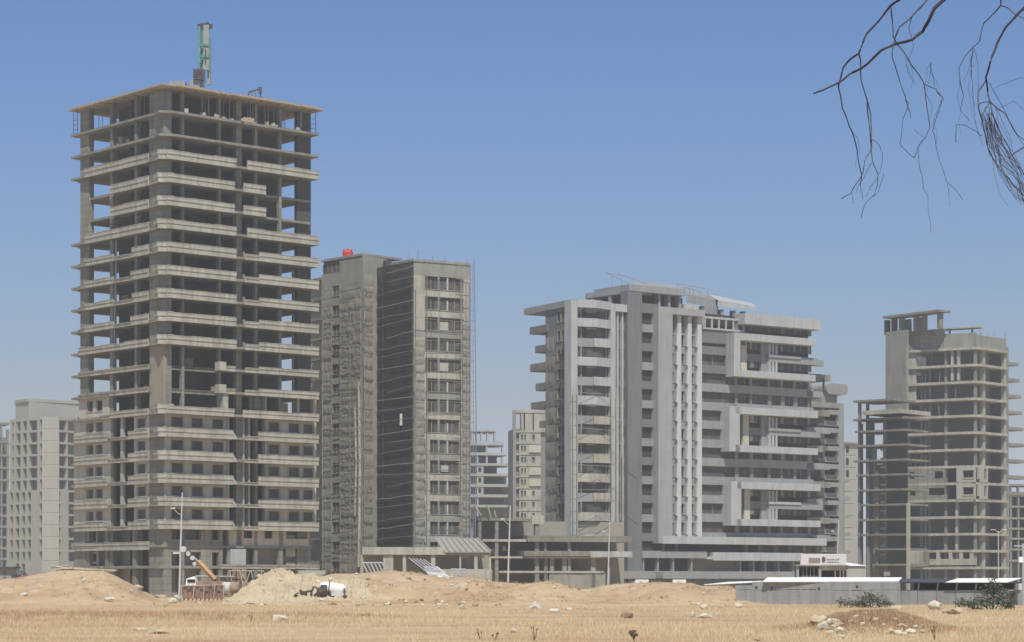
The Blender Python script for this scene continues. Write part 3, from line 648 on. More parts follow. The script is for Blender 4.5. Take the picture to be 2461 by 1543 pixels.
# ================================================================ white and grey balconied apartment block (centre right)
def tower_c():
    Rf = Face(1388, 405, 1990, 439); Lf = Face(1388, 405, 1260, 421)
    root = thing('apartment_block', 'wide nearly finished white and grey apartment block with framed balconies and vertical fins', 'building', (Rf.p.x, Rf.p.y, -.5))
    zy = lambda y: py2z(y, 405)
    st = 46.6; zt = [zy(739 + st * k) for k in range(12)]; wh = 26 * 405 / F; sh = st * 405 / F
    S = lambda px, o=0.: Rf.s(px, o)
    z0 = -1; rr = random.Random(5)
    ztop = zy(722); zlow = zy(1292)
    end = S(1952)
    # solid body behind the fronts
    P = [Lf.pt(Lf.s(1311), -.9), Lf.pt(0, -.9), Rf.pt(end, -1.1), Rf.pt(end, -14), Lf.pt(Lf.s(1311), -13)]
    MB().prism(P, z0, zy(726)).build('core_wall', SHADOW, root)
    MB().prism([Lf.pt(Lf.s(1311), .05), Lf.pt(0, .05), Rf.pt(S(1690), .05), Rf.pt(S(1690), -14), Lf.pt(Lf.s(1311), -13)], zy(726), zy(722)).build('roof_slab', PLAS, root)
    # --- left flank: wall with strip windows, long slab ends
    a0, a1 = Lf.s(1311), Lf.s(1374)
    for k in range(12):
        za = zt[k] - wh * 1.05; zb = zt[k] - .1; nz = zt[k] + (sh - wh) if k else ztop
        hs = [(Lf.s(1340), Lf.s(1347)), (Lf.s(1350), Lf.s(1356)), (Lf.s(1361), Lf.s(1369))]
        m = MB(); wall_holes(m, Lf, a1, a0, -.3, 0, za - (sh - wh) * .5, nz - (sh - wh) * .5 if k else ztop, za, zb, hs)
        m.build('flank_wall', DGREY if k < 2 else CONC, root)
        for h in hs: window(Lf, *h, za, zb, 0, root, mat=CONCF, pane=HAZEPANE, fr=.08, rec=.25)
    m = MB(); m.fbox(Lf, 0, a0, -.3, 0, z0, zt[11] - wh - .6); m.build('flank_wall', CONC, root)
    for (pxe, ya, yb, mt) in ((1259, 742, 757, PLAS), (1273, 787, 804, DGREY), (1286, 832, 849, DGREY), (1274, 876, 894, CONC), (1287, 922, 940, CONC), (1276, 968, 984, CONC), (1296, 1012, 1028, CONC)):
        Y = Lf.Y(pxe, .3); m = MB(); m.fbox(Lf, Lf.s(1315, .3) if ya > 750 else Lf.s(1372, .3), Lf.s(pxe, .3), -5, .3, py2z(yb, Y), py2z(ya, Y)); m.build('balcony_slab', mt, root)
    # --- rounded balcony bay at the corner
    MB().pbox(Rf, 1372.5, 1388, -.9, 1.0, zy(1300), zy(724)).build('corner_pillar', WHITE, root)
    MB().pbox(Rf, 1468, 1479.5, -.9, .9, zy(1300), zy(724)).build('corner_pillar', WHITE, root)
    def bayseg(za, zb, lo, ro, name, mat, th=.25):
        m = MB(); mid = (S(1388.5, lo) + S(1467.5, ro)) / 2
        for (sa, oa, sb, ob) in ((S(1388.5, lo), lo, mid, lo + .9), (mid + .001, ro + .9, S(1467.5, ro), ro)):
            q = [Rf.pt(sa, oa - th), Rf.pt(sb, ob - th), Rf.pt(sb, ob), Rf.pt(sa, oa)]
            m.hexa([(p.x, p.y, za) for p in q], [(p.x, p.y, zb) for p in q])
        return m.build(name, mat, root)
    bayseg(zy(740), zy(721), .95, .95, 'roof_fascia', WHITE)
    MB().pbox(Rf, 1480, 1509, -.5, .9, zy(742), zy(724)).build('roof_fascia', WHITE, root)
    for k in range(12):
        zb, za = zt[k], zt[k] - wh; low = za - (sh - wh)
        bayseg(za - .02, zb, -.35, -.35, 'window', HAZEPANE, .1)
        m = MB()
        for px in (1396, 1456): m.pbox(Rf, px, px + 2.5, -.2, .15, za, zb)
        m.build_each('mullion', PLAS, root)
        wob = 0 if k < 4 else rr.uniform(-.12, .12)
        if k % 2 == 0: bayseg(low, za, .8, .8, 'balcony_parapet', WHITE if k < 5 else CONCF)
        else:
            bayseg(low, za, -.1, -.1, 'balcony_parapet', PLAS); MB().pbox(Rf, 1428, 1468, .2, .95, low + .05, za + .05).build('balcony_parapet', WHITE if k < 5 else CONCF, root)
    bayseg(zy(1301), zy(1284), .9, .9, 'balcony_parapet', CONCF)
    for px in (1392, 1418, 1445): MB().pbox(Rf, px, px + 24, .95, 1.08, zy(1300), zy(1288)).build('white_panel', WHITE, root)
    # slot with slim fins
    for (pa, pb) in ((1483, 1487), (1494, 1498.5)): MB().pbox(Rf, pa, pb, -.8, .5, zy(1288), zy(742)).build('fin', WHITE, root)
    for k in range(12): MB().pbox(Rf, 1488, 1507, -.7, .1, zt[k] - wh - (sh - wh), zt[k] - wh - .2).build('spandrel_wall', DGREY, root)
    MB().pbox(Rf, 1480, 1508, -.9, -.75, zy(1288), zy(742)).build('window', HAZEPANE, root)
    # --- tall pier and its window column
    MB().pbox(Rf, 1509, 1543, -1, 1.1, z0, zy(691)).build('tall_pier', concrete('pier_render', (.185, .187, .19), .72, .45, .5), root)
    for k in range(12):
        zb, za = zt[k] - .02, zt[k] - wh - .1; low = za - (sh - wh) + .1
        MB().pbox(Rf, 1543.2, 1583, -.6, .3, low, za).build('spandrel_wall', DGREY if k % 2 else PLAS, root)
        window(Rf, S(1546), S(1582), za, zb, .1, root, mat=PLAS, pane=HAZEPANE, fr=0, rec=.5, mull=1)
    MB().pbox(Rf, 1543.2, 1583, -.6, .35, zt[0], zy(715)).build('spandrel_wall', DGREY, root)
    # --- penthouse
    zz = lambda y, px: py2z(y, Rf.Y(px, .6))
    m = MB(); m.pbox(Rf, 1512, 1648, -9, 1.15, zz(706, 1580), zz(690, 1580)); m.build('penthouse_roof', PLAS, root)
    Pf = Face(1513, Rf.Y(1510, .8), 1407, 419); zp = lambda y: py2z(y, 417)
    m = MB(); m.pbox(Pf, 1509, 1407, -6, .0, zp(714), zp(702)); m.build('penthouse_roof', PLAS, root)
    for px in (1409, 1462): MB().pbox(Pf, px, px + 6, -.6, -.1, zp(742), zp(713)).build('penthouse_pillar', PLAS, root)
    MB().pbox(Pf, 1505, 1410, -3, -2.8, zp(760), zp(713)).build('penthouse_wall', CONCD, root)
    MB().pbox(Rf, 1545, 1640, -2.2, -2, zz(760, 1580), zz(705, 1580)).build('penthouse_wall', CONCD, root)
    for px in (1583, 1607, 1632): MB().pbox(Rf, px, px + 4.5, -.8, .4, zz(745, 1600), zz(705, 1600)).build('penthouse_pillar', PLAS, root)
    # --- white portal with fins
    PORT = concrete('portal_render', (.355, .355, .345), .72, .5, .5); FINM = concrete('fin_render', (.56, .55, .53), .72, .4, .5)
    zq = lambda y: py2z(y, Rf.Y(1640, 1.6)) 
    MB().pbox(Rf, 1582, 1616.5, -.4, 1.7, zq(1306), zq(741)).build('portal_frame', PORT, root)
    MB().pbox(Rf, 1616.6, 1694, -.4, 1.7, zq(757), zq(741)).build('portal_frame', PORT, root)
    MB().pbox(Rf, 1632, 1676, -3, -.4, zq(745), zq(727)).build('penthouse_wall', WALLP, root)
    cols = ((1617, 1627), (1638, 1652), (1663, 1675)); fins = ((1627.5, 1637.5), (1652.5, 1662.5), (1675.5, 1687))
    zf0, zf1 = zq(1290), zq(757)
    for a, b in cols:
        m = MB()
        for k in range(12): m.pbox(Rf, a, b, -.5, .0, zt[k] - sh, zt[k] - wh); m.pbox(Rf, a, b, -.45, .12, zt[k] - wh - .05, zt[k] - wh + .08)
        m.build('spandrel_wall', PLAS, root); 
        MB().pbox(Rf, a, b, -.9, -.6, zf0, zf1).build('window', HAZEPANE, root)
    for a, b in fins:
        m = MB(); m.pbox(Rf, a + 1, b, -.5, .95, zf0, zf1)
        s = S(a + 1, .95)
        for k in range(1, 12):    # the saw-tooth blades on the left edge of each fin
            zb = zt[k] + .35; q0, q1 = Rf.pt(s, .95), Rf.pt(s, .55); t0, t1 = Rf.pt(s - .28, .95), Rf.pt(s - .28, .55)
            m.hexa([(t0.x, t0.y, zb - sh + 1.0), (q0.x, q0.y, zb - sh + .8), (q1.x, q1.y, zb - sh + .8), (t1.x, t1.y, zb - sh + 1.0)],
                   [(Rf.pt(s - .08, .95).x, Rf.pt(s - .08, .95).y, zb), (q0.x, q0.y, zb), (q1.x, q1.y, zb), (Rf.pt(s - .08, .55).x, Rf.pt(s - .08, .55).y, zb)])
        m.build('fin', FINM, root)
    # --- long window bands between portal and frames
    for k in range(1, 12):
        zb, za = zt[k] + .25, zt[k] - wh + .25; pe = 1744 if k not in (3, 4, 7, 8, 11) else 1764
        MB().pbox(Rf, 1687.2, 1766, -.5, .15, za - (sh - wh), za).build('spandrel_wall', PLAS if k > 2 else DGREY, root)
        if pe == 1744: MB().pbox(Rf, pe, 1766, -.5, .0, za, zb).build('pier', DGREY if k < 3 else PLAS, root)
        window(Rf, S(1688), S(pe), za, zb, .0, root, mat=PLAS, pane=HAZEPANE, fr=0, rec=.5, mull=rr.choice((0, 0, 1)))
    zr2 = lambda y: py2z(y, Rf.Y(1735, .3))
    MB().pbox(Rf, 1687.2, 1792, -.6, .1, zr2(826), zr2(792)).build('spandrel_wall', DGREY, root)
    m = MB()      # openwork white balustrade
    m.pbox(Rf, 1688, 1790, .1, .35, zr2(768), zr2(763)); m.pbox(Rf, 1688, 1790, .1, .35, zr2(794), zr2(790))
    for px in (1688, 1693, 1710, 1727, 1744, 1762, 1786): m.pbox(Rf, px, px + 3, .1, .3, zr2(791), zr2(767))
    m.build('balustrade', WHITE, root)
    MB().pbox(Rf, 1688, 1788, -1.2, -1.0, zr2(792), zr2(766)).build('penthouse_wall', CONCD, root)
    # top storey behind: open roof terrace with pitched slab
    zr3 = lambda y: py2z(y, Rf.Y(1750, -2))
    for px in (1733, 1762, 1786): MB().pbox(Rf, px, px + 6, -3, -2, zr3(768), zr3(745)).build('terrace_pillar', PLAS, root)
    MB().pbox(Rf, 1693, 1726, -4, -2.5, zr3(765), zr3(738)).build('penthouse_wall', PLAS, root)
    q = lambda px, o, y: (lambda p: (p.x, p.y, py2z(y, p.y)))(Rf.pt(S(px, o), o))
    m = MB(); m.hexa([q(1726, -1.5, 735), q(1816, -1.5, 747), q(1816, -9, 744), q(1726, -9, 728)], [q(1726, -1.5, 722), q(1819, -1.5, 736), q(1805, -9, 728), q(1695, -9, 706)]); m.build('roof_slab', WHITE, root)
    m = MB(); m.hexa([q(1650, -3, 728), q(1724, -3, 738), q(1724, -8, 735), q(1650, -8, 725)], [q(1650, -3, 706), q(1724, -3, 720), q(1700, -8, 705), q(1650, -8, 695)]); m.build('roof_slab', PLAS, root)
    m = MB()      # solar rack like steelwork on the roofs
    for (pa, ya, pb, yb) in ((1452, 653, 1512, 682), (1485, 657, 1560, 684), (1470, 660, 1471, 690), (1494, 666, 1495, 690), (1455, 655, 1500, 662), (1506, 664, 1562, 686), (1626, 680, 1760, 706), (1627, 682, 1628, 700), (1644, 688, 1645, 705), (1650, 690, 1720, 718), (1655, 690, 1658, 705), (1665, 692, 1668, 708), (1682, 697, 1686, 712), (1700, 700, 1704, 716), (1626, 683, 1656, 694)):
        MB().tube([q(pa, -4, ya), q(pb, -4, yb)], .07, 4).build('roof_steelwork', METAL, root)
    m = MB(); m.hexa([q(1512, .9, 690), q(1648, .9, 702), q(1640, -8, 690), q(1530, -8, 676)], [q(1512, .9, 684), q(1648, .9, 699), q(1640, -8, 689), q(1530, -8, 675)]); m.build('penthouse_roof', PLAS, root)
    # --- right part: framed balconies
    zw = lambda y: py2z(y, Rf.Y(1764, 2.0))
    MB().pbox(Rf, 1791, 1973.5, -1, 2.2, zw(776), zw(750)).build('roof_fascia', WHITE, root)
    MB().pbox(Rf, 1860, 1972, -12, -1, zw(770), zw(757)).build('roof_slab', PLAS, root)
    for (pp, p1, pe, a, b) in ((1764, 1789, 1960, 799, 904), (1753, 1794, 1966, 977, 1085), (1757, 1797, 1972, 1157, 1263)):
        MB().pbox(Rf, pp, pp + (p1 - pp) * .62, -.4, 2.2, zw(b), zw(a)).build('balcony_frame', WHITE, root)
        MB().pbox(Rf, pp + 15, pe, -.4, 2.2, zw(a + 17), zw(a)).build('balcony_frame', WHITE, root)
        MB().pbox(Rf, pp + 15, pe, -.4, 2.2, zw(b), zw(b - 16)).build('balcony_frame', WHITE, root)
        MB().pbox(Rf, p1 - 8, p1 + 6, -.5, .1, zw(b), zw(a)).build('pier', WALLP, root)
        zm = (zw(a) + zw(b)) / 2
        m = MB()
        for zc in (zm + 1.6, zm - 1.7):
            for px in (1848, 1856, 1864.5): m.pbox(Rf, px, px + 4.2, .1, .9, zc - 1.1, zc + 1.0)
        m.build_each('fin', WHITE, root)
        MB().pbox(Rf, 1790, 1848, -.5, .0, zm - .7, zm + .6).build('spandrel_wall', DGREY, root)
        MB().pbox(Rf, 1830, 1848, -.5, .1, zw(b - 16), zw(a + 17)).build('pier', PLAS, root)
        MB().pbox(Rf, 1848, pe + 6, -.4, .8, zm - .75, zm + .55).build('balcony_parapet', PLAS, root)
        MB().pbox(Rf, 1848, 1925, -.3, 1.0, zm + .1, zm + .6).build('balcony_parapet', WHITE if a > 1100 else PLAS, root)
    for k in range(0, 12):
        zb, za = zt[k] + .35, zt[k] - wh + .3
        if k in (3, 4, 7, 8, 11): MB().pbox(Rf, 1766.5, 1955, -.5, .5 if k in (4, 8) else .2, za - (sh - wh), za).build('balcony_parapet', PLAS, root)
        window(Rf, S(1767), S(1955), za, zb, -.1, root, mat=PLAS, pane=HAZEPANE, fr=0, rec=.5, mull=6)
        m = MB()
        for px in (1767, 1803, 1846, 1877, 1908, 1942): m.pbox(Rf, px, px + rr.choice((4, 6, 9)), -.6, .05, za, zb)
        m.build_each('pier', PLAS if k % 2 else DGREY, root)
    # stepped balcony ends at the right
    for k in range(2, 12):
        zc = zt[k] - wh - .3; e = (1978, 1994, 1996)[k % 3]
        MB().pbox(Rf, 1940, e, -6, .2 if k % 2 else -.8, zc - .8, zc + .35).build('balcony_slab', PLAS if k % 2 else CONC, root)
        if k > 3: MB().pbox(Rf, 1950, 1982, -5.5, -5, zc - 2.5, zc + 1.2).build('window', HAZEPANE, root)
    MB().pbox(Rf, 1940, 1980, -.6, .3, zw(862), zw(848)).build('balcony_slab', PLAS, root)
    m = MB(); m.pbox(Rf, 1980, 1982, -1, -.6, zw(930), zw(882)); m.pbox(Rf, 1945, 1982, -1.2, -.4, zw(892), zw(886)); m.build('terrace_frame', POLED, root)
    # --- lowest white band and podium
    zv = lambda y: py2z(y, Rf.Y(1720, 1.8))
    MB().pbox(Rf, 1592, 1987, -.5, 1.8, zv(1308), zv(1290)).build('base_band', WHITE, root)
    MB().pbox(Rf, 1544, 1975, -1.0, -.8, z0, zv(1300)).build('window', HAZEPANE, root)
    for px in (1590, 1622, 1790, 1822, 1860, 1895, 1930, 1962): MB().pbox(Rf, px, px + 8, -.8, -.2, zv(1330), zv(1305)).build('column', DGREY, root)
    MB().pbox(Rf, 1544, 1700, -.5, 1.0, zv(1342), zv(1325)).build('podium_band', PLAS, root)
    MB().pbox(Rf, 1714, 1930, -.5, 1.6, zv(1347), zv(1327)).build('podium_band', WHITE, root)
    m = MB(); m.pbox(Rf, 1700, 1716, -.2, 1.5, zv(1344), zv(1338)); m.build('podium_band', WHITE, root)
    for px in (1545, 1580, 1617, 1661, 1778, 1810, 1838, 1870, 1905): MB().pbox(Rf, px, px + 3.5, -.8, .6, zv(1378), zv(1341)).build('column', PLAS, root)
    MB().pbox(Rf, 1665, 1780, -.78, -.4, zv(1375), zv(1342)).build('back_wall', concrete('brown_wall', (.25, .19, .14), .7, .4, .3), root)
    MB().pbox(Rf, 1452, 1910, -.7, 2.0, zv(1391), zv(1373)).build('podium_wall', PLAS, root)
    MB().pbox(Rf, 1452, 1910, -.6, .6, z0, zv(1392)).build('podium_wall', DGREY, root)
    MB().pbox(Rf, 1577, 1594, 1.9, 2.1, zv(1389), zv(1376)).build('hatch', DGREY, root)
    for px in (1528, 1618): MB().pbox(Rf, px, px + 31, 1.9, 2.15, zv(1402), zv(1393)).build('white_board', WHITEM, root)
    # scaffold poles standing against the lower corner
    sc = thing('facade_scaffold', 'thin pole scaffold up the pale corner pillars of the apartment block', 'scaffold', (Rf.p.x, Rf.p.y - 2, -.5))
    for px in (1378, 1388, 1470, 1482, 1498): 
        p = Rf.pt(S(px, 1.9), 1.9); MB().tube([(p.x, p.y, -.5), (p.x, p.y, zy(930 if px < 1490 else 1060))], .09, 5).build('standard', CONCF, sc)
    for i in range(12): ledger(Rf, 1372, 1500 if i % 3 else 1470, zy(945 + 29 * i), 1.9, sc, CONCF, .035, rr.uniform(-.25, .25), 2)
    for px, pe in ((1505, 1530),):
        for y in (1110, 1220): p, q_ = Rf.pt(S(px, 1.4), 1.9), Rf.pt(S(pe, 1.4), 1.9); MB().tube([(p.x, p.y, zy(y)), (q_.x, q_.y, zy(y + 18))], .06, 4).build('brace', POLE, sc)
    for i in range(11): ledger(Lf, 1376, 1318, zy(830 + 42 * i), 1.0, sc, POLE, .05, rr.uniform(-.8, .3), 3)
    drape(Lf, 1336, 1312, zy(1270), zy(800), .7, 'debris_net', NETB, sc, 11, 8, .3, .4, 12)
    drape(Lf, 1374, 1357, zy(1270), zy(1000), .8, 'debris_net', NETB, sc, 5, 9, .2, .3, 8) if False else None
    # podium skeleton running left of the block
    fc = Face(1180, 392, 1520, 400); r2 = thing('podium_skeleton', 'low bare concrete podium frame between the netted block and the apartment block', 'building', (fc.p.x, fc.p.y, -.5))
    z = lambda y: py2z(y, 394)
    for ya, yb, pa, pb in ((1246, 1252, 1150, 1290), (1296, 1302, 1160, 1292), (1337, 1342, 1180, 1452), (1372, 1377, 1200, 1452)): MB().pbox(fc, pa, pb, -9, .0, z(yb), z(ya)).build('floor_slab', CONCF if ya > 1290 else CONC, r2)
    MB().pbox(fc, 1268, 1520, -8, .6, z(1302), z(1287)).build('floor_slab', CONC, r2)
    MB().pbox(fc, 1259, 1420, -8, .9, z(1336), z(1324)).build('floor_slab', CONC, r2)
    MB().pbox(fc, 1420, 1520, -8, .9, z(1339), z(1324)).build('floor_slab', CONCF, r2)
    for px in (1430, 1437, 1470, 1500): pass
    MB().pbox(fc, 1433, 1458, .85, 1.0, z(1338), z(1325)).build('white_panel', WHITE, r2); MB().pbox(fc, 1474, 1512, .85, 1.0, z(1338), z(1326)).build('white_panel', WHITE, r2)
    for pa, pb, y in ((1150, 1157, 1252), (1190, 1198, 1252), (1286, 1296, 1252), (1308, 1314, 1300), (1312, 1316, 1337), (1322, 1332, 1337), (1352, 1362, 1337), (1420, 1432, 1337), (1340, 1352, 1372), (1460, 1466, 1337), (1365, 1372, 1300), (1404, 1440, 1372)):
        MB().pbox(fc, pa, pb, -.9, -.15, -1, z(y + 2)).build('column', CONCG if pa > 1330 else CONC, r2)
    MB().pbox(fc, 1140, 1500, -8, -7.5, -1, z(1250)).build('back_wall', HAZEWALL, r2)
    MB().pbox(fc, 1320, 1455, -.5, -.2, -1, z(1378)).build('low_wall', HAZEWALL, r2)
    MB().pbox(fc, 1278, 1308, -.3, .1, z(1259), z(1238)).build('wall_panel', CONCF, r2)
    MB().pbox(fc, 1180, 1190, -.4, -.1, -1, z(1400)).build('column', CONCF, r2)
    for (px, py, qx, qy) in ((1137, 1212, 1156, 1240), (1171, 1214, 1180, 1246), (1188, 1228, 1192, 1244)):
        MB().tube([(px2x(px, 391), 391, z(py)), (px2x(qx, 391), 391, z(qy))], .13, 5).build('prop', CONCF, r2)
    for i, (px, py, w) in enumerate(((1180, 1318, 14), (1208, 1312, 8), (1180, 1354, 10))): MB().pbox(fc, px, px + w, -1.5, -1.2, z(py + 12), z(py)).build('wall_panel', CONCF, r2)
    # rear wing with the rounded roof slab
    Rw = Face(1940, 452, 2028, 458); rw = thing('rear_block', 'grey block with a rounded roof slab rising behind the right end of the apartment block', 'building', (Rw.p.x, Rw.p.y, -.5))
    z = lambda y: py2z(y, 454)
    m = MB(); n = 8; a, b = Rw.s(1982), Rw.s(2034); P = []
    for s_, ph0 in ((b - 1.0, -90), (a + 1, 90)):
        for i in range(n + 1): an = R_(ph0 + 180 * i / n); P.append((s_ + math.cos(an) * 1.0, math.sin(an)))
    zc, hh = (z(920) + z(946)) / 2, (z(920) - z(946)) / 2
    front = [Rw.pt(p[0], .5) for p in P]; back = [Rw.pt(p[0], -8) for p in P]; k = len(P)
    m.v = [(p.x, p.y, zc + q_[1] * hh) for p, q_ in zip(front, P)] + [(p.x, p.y, zc + q_[1] * hh) for p, q_ in zip(back, P)]
    m.f = [tuple(range(k)), tuple(range(k, 2 * k))[::-1]] + [(i, (i + 1) % k, k + (i + 1) % k, k + i) for i in range(k)]; m.m = [0] * len(m.f)
    m.build('rounded_roof', PLAS, rw)
    MB().pbox(Rw, 1975, 2012, -6, -.5, z(970), z(935)).build('upper_wall', CONCG, rw)
    MB().pbox(Rw, 2016, 2028, -10, 0, -1, z(966)).build('end_pier', PLAS, rw)
    MB().pbox(Rw, 1930, 2027, -10, -1.6, -1, z(968)).build('core_wall', SHADOW, rw)
    for i in range(9):
        y = 966 + 43.5 * i; MB().pbox(Rw, 1935, 2018, -2, .3, z(y + 13), z(y)).build('floor_slab', PLAS if i % 2 else CONCG, rw)
        MB().pbox(Rw, 1990, 2016, -2, 1.4, z(y + 30), z(y + 19)).build('balcony_parapet', PLAS, rw)
        if i > 3: MB().pbox(Rw, 2028, 2044, -4, -.5, z(y + 16), z(y + 8)).build('balcony_slab', PLAS, rw)
tower_c()
# ================================================================ right-hand frame tower
ROOMD = concrete('hazed_interior', (.25, .24, .225), .75, .5, .3)  # lighter room tone, haze of the distance put into the colour
def tower_d():
    Dr = Face(2345, 500, 2420, 509); Dl = Face(2345, 500, 2176, 508)
    root = thing('frame_tower', 'grey unfinished tower of stacked open slabs with a blank side wall, at the right', 'building', (Dr.p.x, Dr.p.y, -.5))
    z = lambda y: py2z(y, 500); ys = [834 + 40.6 * i for i in range(14)]
    opp = Dr.p + Dr.d * Dr.len + Dl.d * Dl.len
    sL = Dl.s(2178, .6); rr = random.Random(9)
    for i, y in enumerate(ys):
        ext = 0 if i < 2 else 4 + min(i, 4)
        MB().prism([Dl.pt(sL + (1.0 if 2 <= i else 0), .7), Dl.pt(.5, .9), Dr.pt(.5, .9), Dr.pt(Dr.len, .6), opp + Vector((0, 8)), Dl.pt(sL, -10)], z(y + 6), z(y)).build('floor_slab', CONCF, root)
    zt, zb = z(834), -1
    Wl = Face(2178, 506, 2128, 511)
    MB().pbox(Wl, 2128, 2179, -.6, 0, z(985), z(785)).build('side_wall', CONCG, root)
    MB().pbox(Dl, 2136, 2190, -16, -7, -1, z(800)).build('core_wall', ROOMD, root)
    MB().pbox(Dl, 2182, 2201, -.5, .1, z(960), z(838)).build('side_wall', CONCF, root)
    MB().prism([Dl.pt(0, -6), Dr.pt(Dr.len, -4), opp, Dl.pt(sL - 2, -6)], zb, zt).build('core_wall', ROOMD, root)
    for px in (2272, 2342): MB().pbox(Dl, px - 2, px + 4, -.9, -.1, zb, zt).build('column', CONC, root)
    for px in (2285, 2300): MB().pbox(Dl, px, px + 6, -.7, .2, z(912), zt).build('column', CONCF, root)
    for px in (2232, 2212): MB().pbox(Dl, px, px + 5, -2.4, -1.8, zb, zt - 4).build('column', CONC, root)
    for px in (2363, 2414): MB().pbox(Dr, px, px + 5, -.8, .1, zb, zt).build('column', CONCF, root)
    MB().pbox(Dr, 2418, 2424, -6, -.5, zb, zt + 1).build('end_wall', ROOMD, root)
    for px in (2296, 2360): MB().pbox(Dl if px < 2345 else Dr, px, px + 6, -.9, -.05, zb, z(1200)).build('column', CONCF, root)
    for i in range(16):      # raw props and poles between the slabs
        k = rr.randint(1, 12); px = rr.uniform(2185, 2410); fc_ = Dl if px < 2342 else Dr; p = fc_.pt(fc_.s(px, -.3), rr.uniform(-1.5, .4))
        MB().tube([(p.x, p.y, z(ys[k])), (p.x + rr.uniform(-.3, .3), p.y, z(ys[k - 1] + 6))], .09, 5).build('prop', CONC, root)
    m = MB()
    for i in range(10): p = Dr.pt(rr.uniform(.5, Dr.len), -.2); m.tube([(p.x, p.y, z(806)), (p.x, p.y, z(rr.uniform(786, 796)))], .035, 4)
    m.build('starter_bars', RUST, root)
    # stepped parapet and roof pavilion
    MB().pbox(Dl, 2268, 2345, -.4, .3, z(834), z(799)).build('parapet_wall', CONCG, root); MB().pbox(Dr, 2345, 2418, -.4, .3, z(834), z(805)).build('parapet_wall', CONCG, root)
    MB().pbox(Dl, 2230, 2268, -.5, .2, z(834), z(786)).build('parapet_wall', CONC, root); MB().pbox(Dl, 2177, 2232, -.55, .1, z(836), z(788)).build('parapet_wall', CONC, root)
    MB().pbox(Dl, 2250, 2268, -.5, .4, z(810), z(790)).build('parapet_wall', CONCG, root)
    MB().pbox(Wl, 2121, 2256, -3.5, .3, z(751), z(746)).build('pavilion_roof', CONC, root)
    for px in (2125, 2142, 2252, 2214, 2195, 2160): MB().pbox(Wl, px, px + 6, -2, -.8, z(790), z(754)).build('pavilion_column', CONCD if px < 2150 else CONC, root)
    MB().pbox(Wl, 2160, 2188, -4, -3.6, z(790), z(754)).build('pavilion_wall', ROOMD, root); MB().pbox(Wl, 2196, 2214, -4, -3.4, z(790), z(754)).build('pavilion_wall', ROOMD, root)
    MB().pbox(Dl, 2258, 2350, -4, -1, z(786), z(783)).build('canopy_slab', CONCF, root)
    for px in (2280, 2334): MB().pbox(Dl, px, px + 3, -2, -1.5, z(800), z(786)).build('canopy_post', CONC, root)
    for i, y in enumerate(ys[:9]):   # cantilevered slab ends past the right edge
        p = opp; e = 2448 + i * 3
        MB().pbox(Dr, 2419, e, -9, -6, z(y + 21), z(y + 13)).build('cantilever_slab', CONCG, root)
    # infill masonry, two storeys, with openings
    for (pa, pb, fc) in ((2178, 2272, Dl), (2299, 2372, None)):
        for k in (7, 8):
            a, b = z(ys[k]) - .4, z(ys[k + 1]) + .0
            if fc:
                hs = [(fc.s(2186, .8), fc.s(2197, .8)), (fc.s(2246, .8), fc.s(2266, .8))] if k == 7 else [(fc.s(2186, .8), fc.s(2200, .8)), (fc.s(2232, .8), fc.s(2270, .8))]
                m = MB(); wall_holes(m, fc, fc.s(pa, .8), fc.s(pb, .8), .5, .75, b, a, b + 1.0, a - .7, hs); m.build('infill_wall', CONC, root)
            else:
                hs = [(Dl.s(2315, .8), Dl.s(2340, .8))]
                m = MB(); wall_holes(m, Dl, Dl.s(2299, .8), Dl.s(2345, .8), .5, .95, b, a, b + 1.0, a - .7, hs); m.build('infill_wall', CONCH, root)
                hs = [(Dr.s(2348, .8), Dr.s(2351, .8)), (Dr.s(2364, .8), Dr.s(2370, .8))]
                m = MB(); wall_holes(m, Dr, .2, Dr.s(2373, .8), .5, .95, b, a, b + .6, a - .3, hs); m.build('infill_wall', CONCH, root)
                m = MB(); m.pbox(Dl, 2313, 2342, .95, 1.05, a - .7, a - .4); m.pbox(Dl, 2313, 2342, .95, 1.05, b + .7, b + 1.0); m.build('window_trim', CONCH, root)
    MB().pbox(Dl, 2178, 2216, -.3, 1.6, z(1361), z(1325)).build('infill_wall', CONCF, root); MB().pbox(Dl, 2218, 2232, -.3, .9, z(1361), z(1325)).build('infill_wall', CONC, root)
    MB().pbox(Dl, 2233, 2343, -.3, 1.0, z(1358), z(1343)).build('infill_wall', CONCF, root)
    for px in (2250, 2280, 2305, 2330): MB().pbox(Dl, px, px + 8, -.3, .8, z(1343), z(1325)).build('infill_wall', CONCF, root)
    MB().pbox(Dl, 2238, 2310, .2, .6, z(1364), z(1358)).build('sagging_beam', concrete('mossy', (.25, .24, .15), .7), root)
    for px in (2348, 2395): MB().pbox(Dr, px, px + 5, -1, -.3, -1, z(1362)).build('column', CONC, root)
    # --- attached lower skeleton in front on the left
    Ef = Face(2180, 470, 2050, 478); r2 = thing('skeleton_block', 'thin dark open frame of slabs and posts in front of the right tower', 'building', (Ef.p.x, Ef.p.y, -.5))
    z = lambda y: py2z(y, 474)
    for i, (y, pa) in enumerate(((959, 2050), (1004, 2050), (1033, 2055), (1068, 2052), (1104, 2050), (1139, 2058), (1175, 2060), (1211, 2066), (1247, 2062), (1283, 2060), (1318, 2098), (1355, 2096))):
        MB().pbox(Ef, pa, 2148 if i == 0 else 2178, -9, 0, z(y + 4.5), z(y)).build('floor_slab', CONC, r2)
    MB().pbox(Ef, 2072, 2166, -11, 1, z(996), z(986)).build('upper_deck', CONCF, r2)
    for px, o, t in ((2062, -1, 960), (2081, -4, 960), (2066, -6, 1010)): MB().pbox(Ef, px, px + 5, o - .6, o, -1, z(t)).build('post', ROOMD, r2)
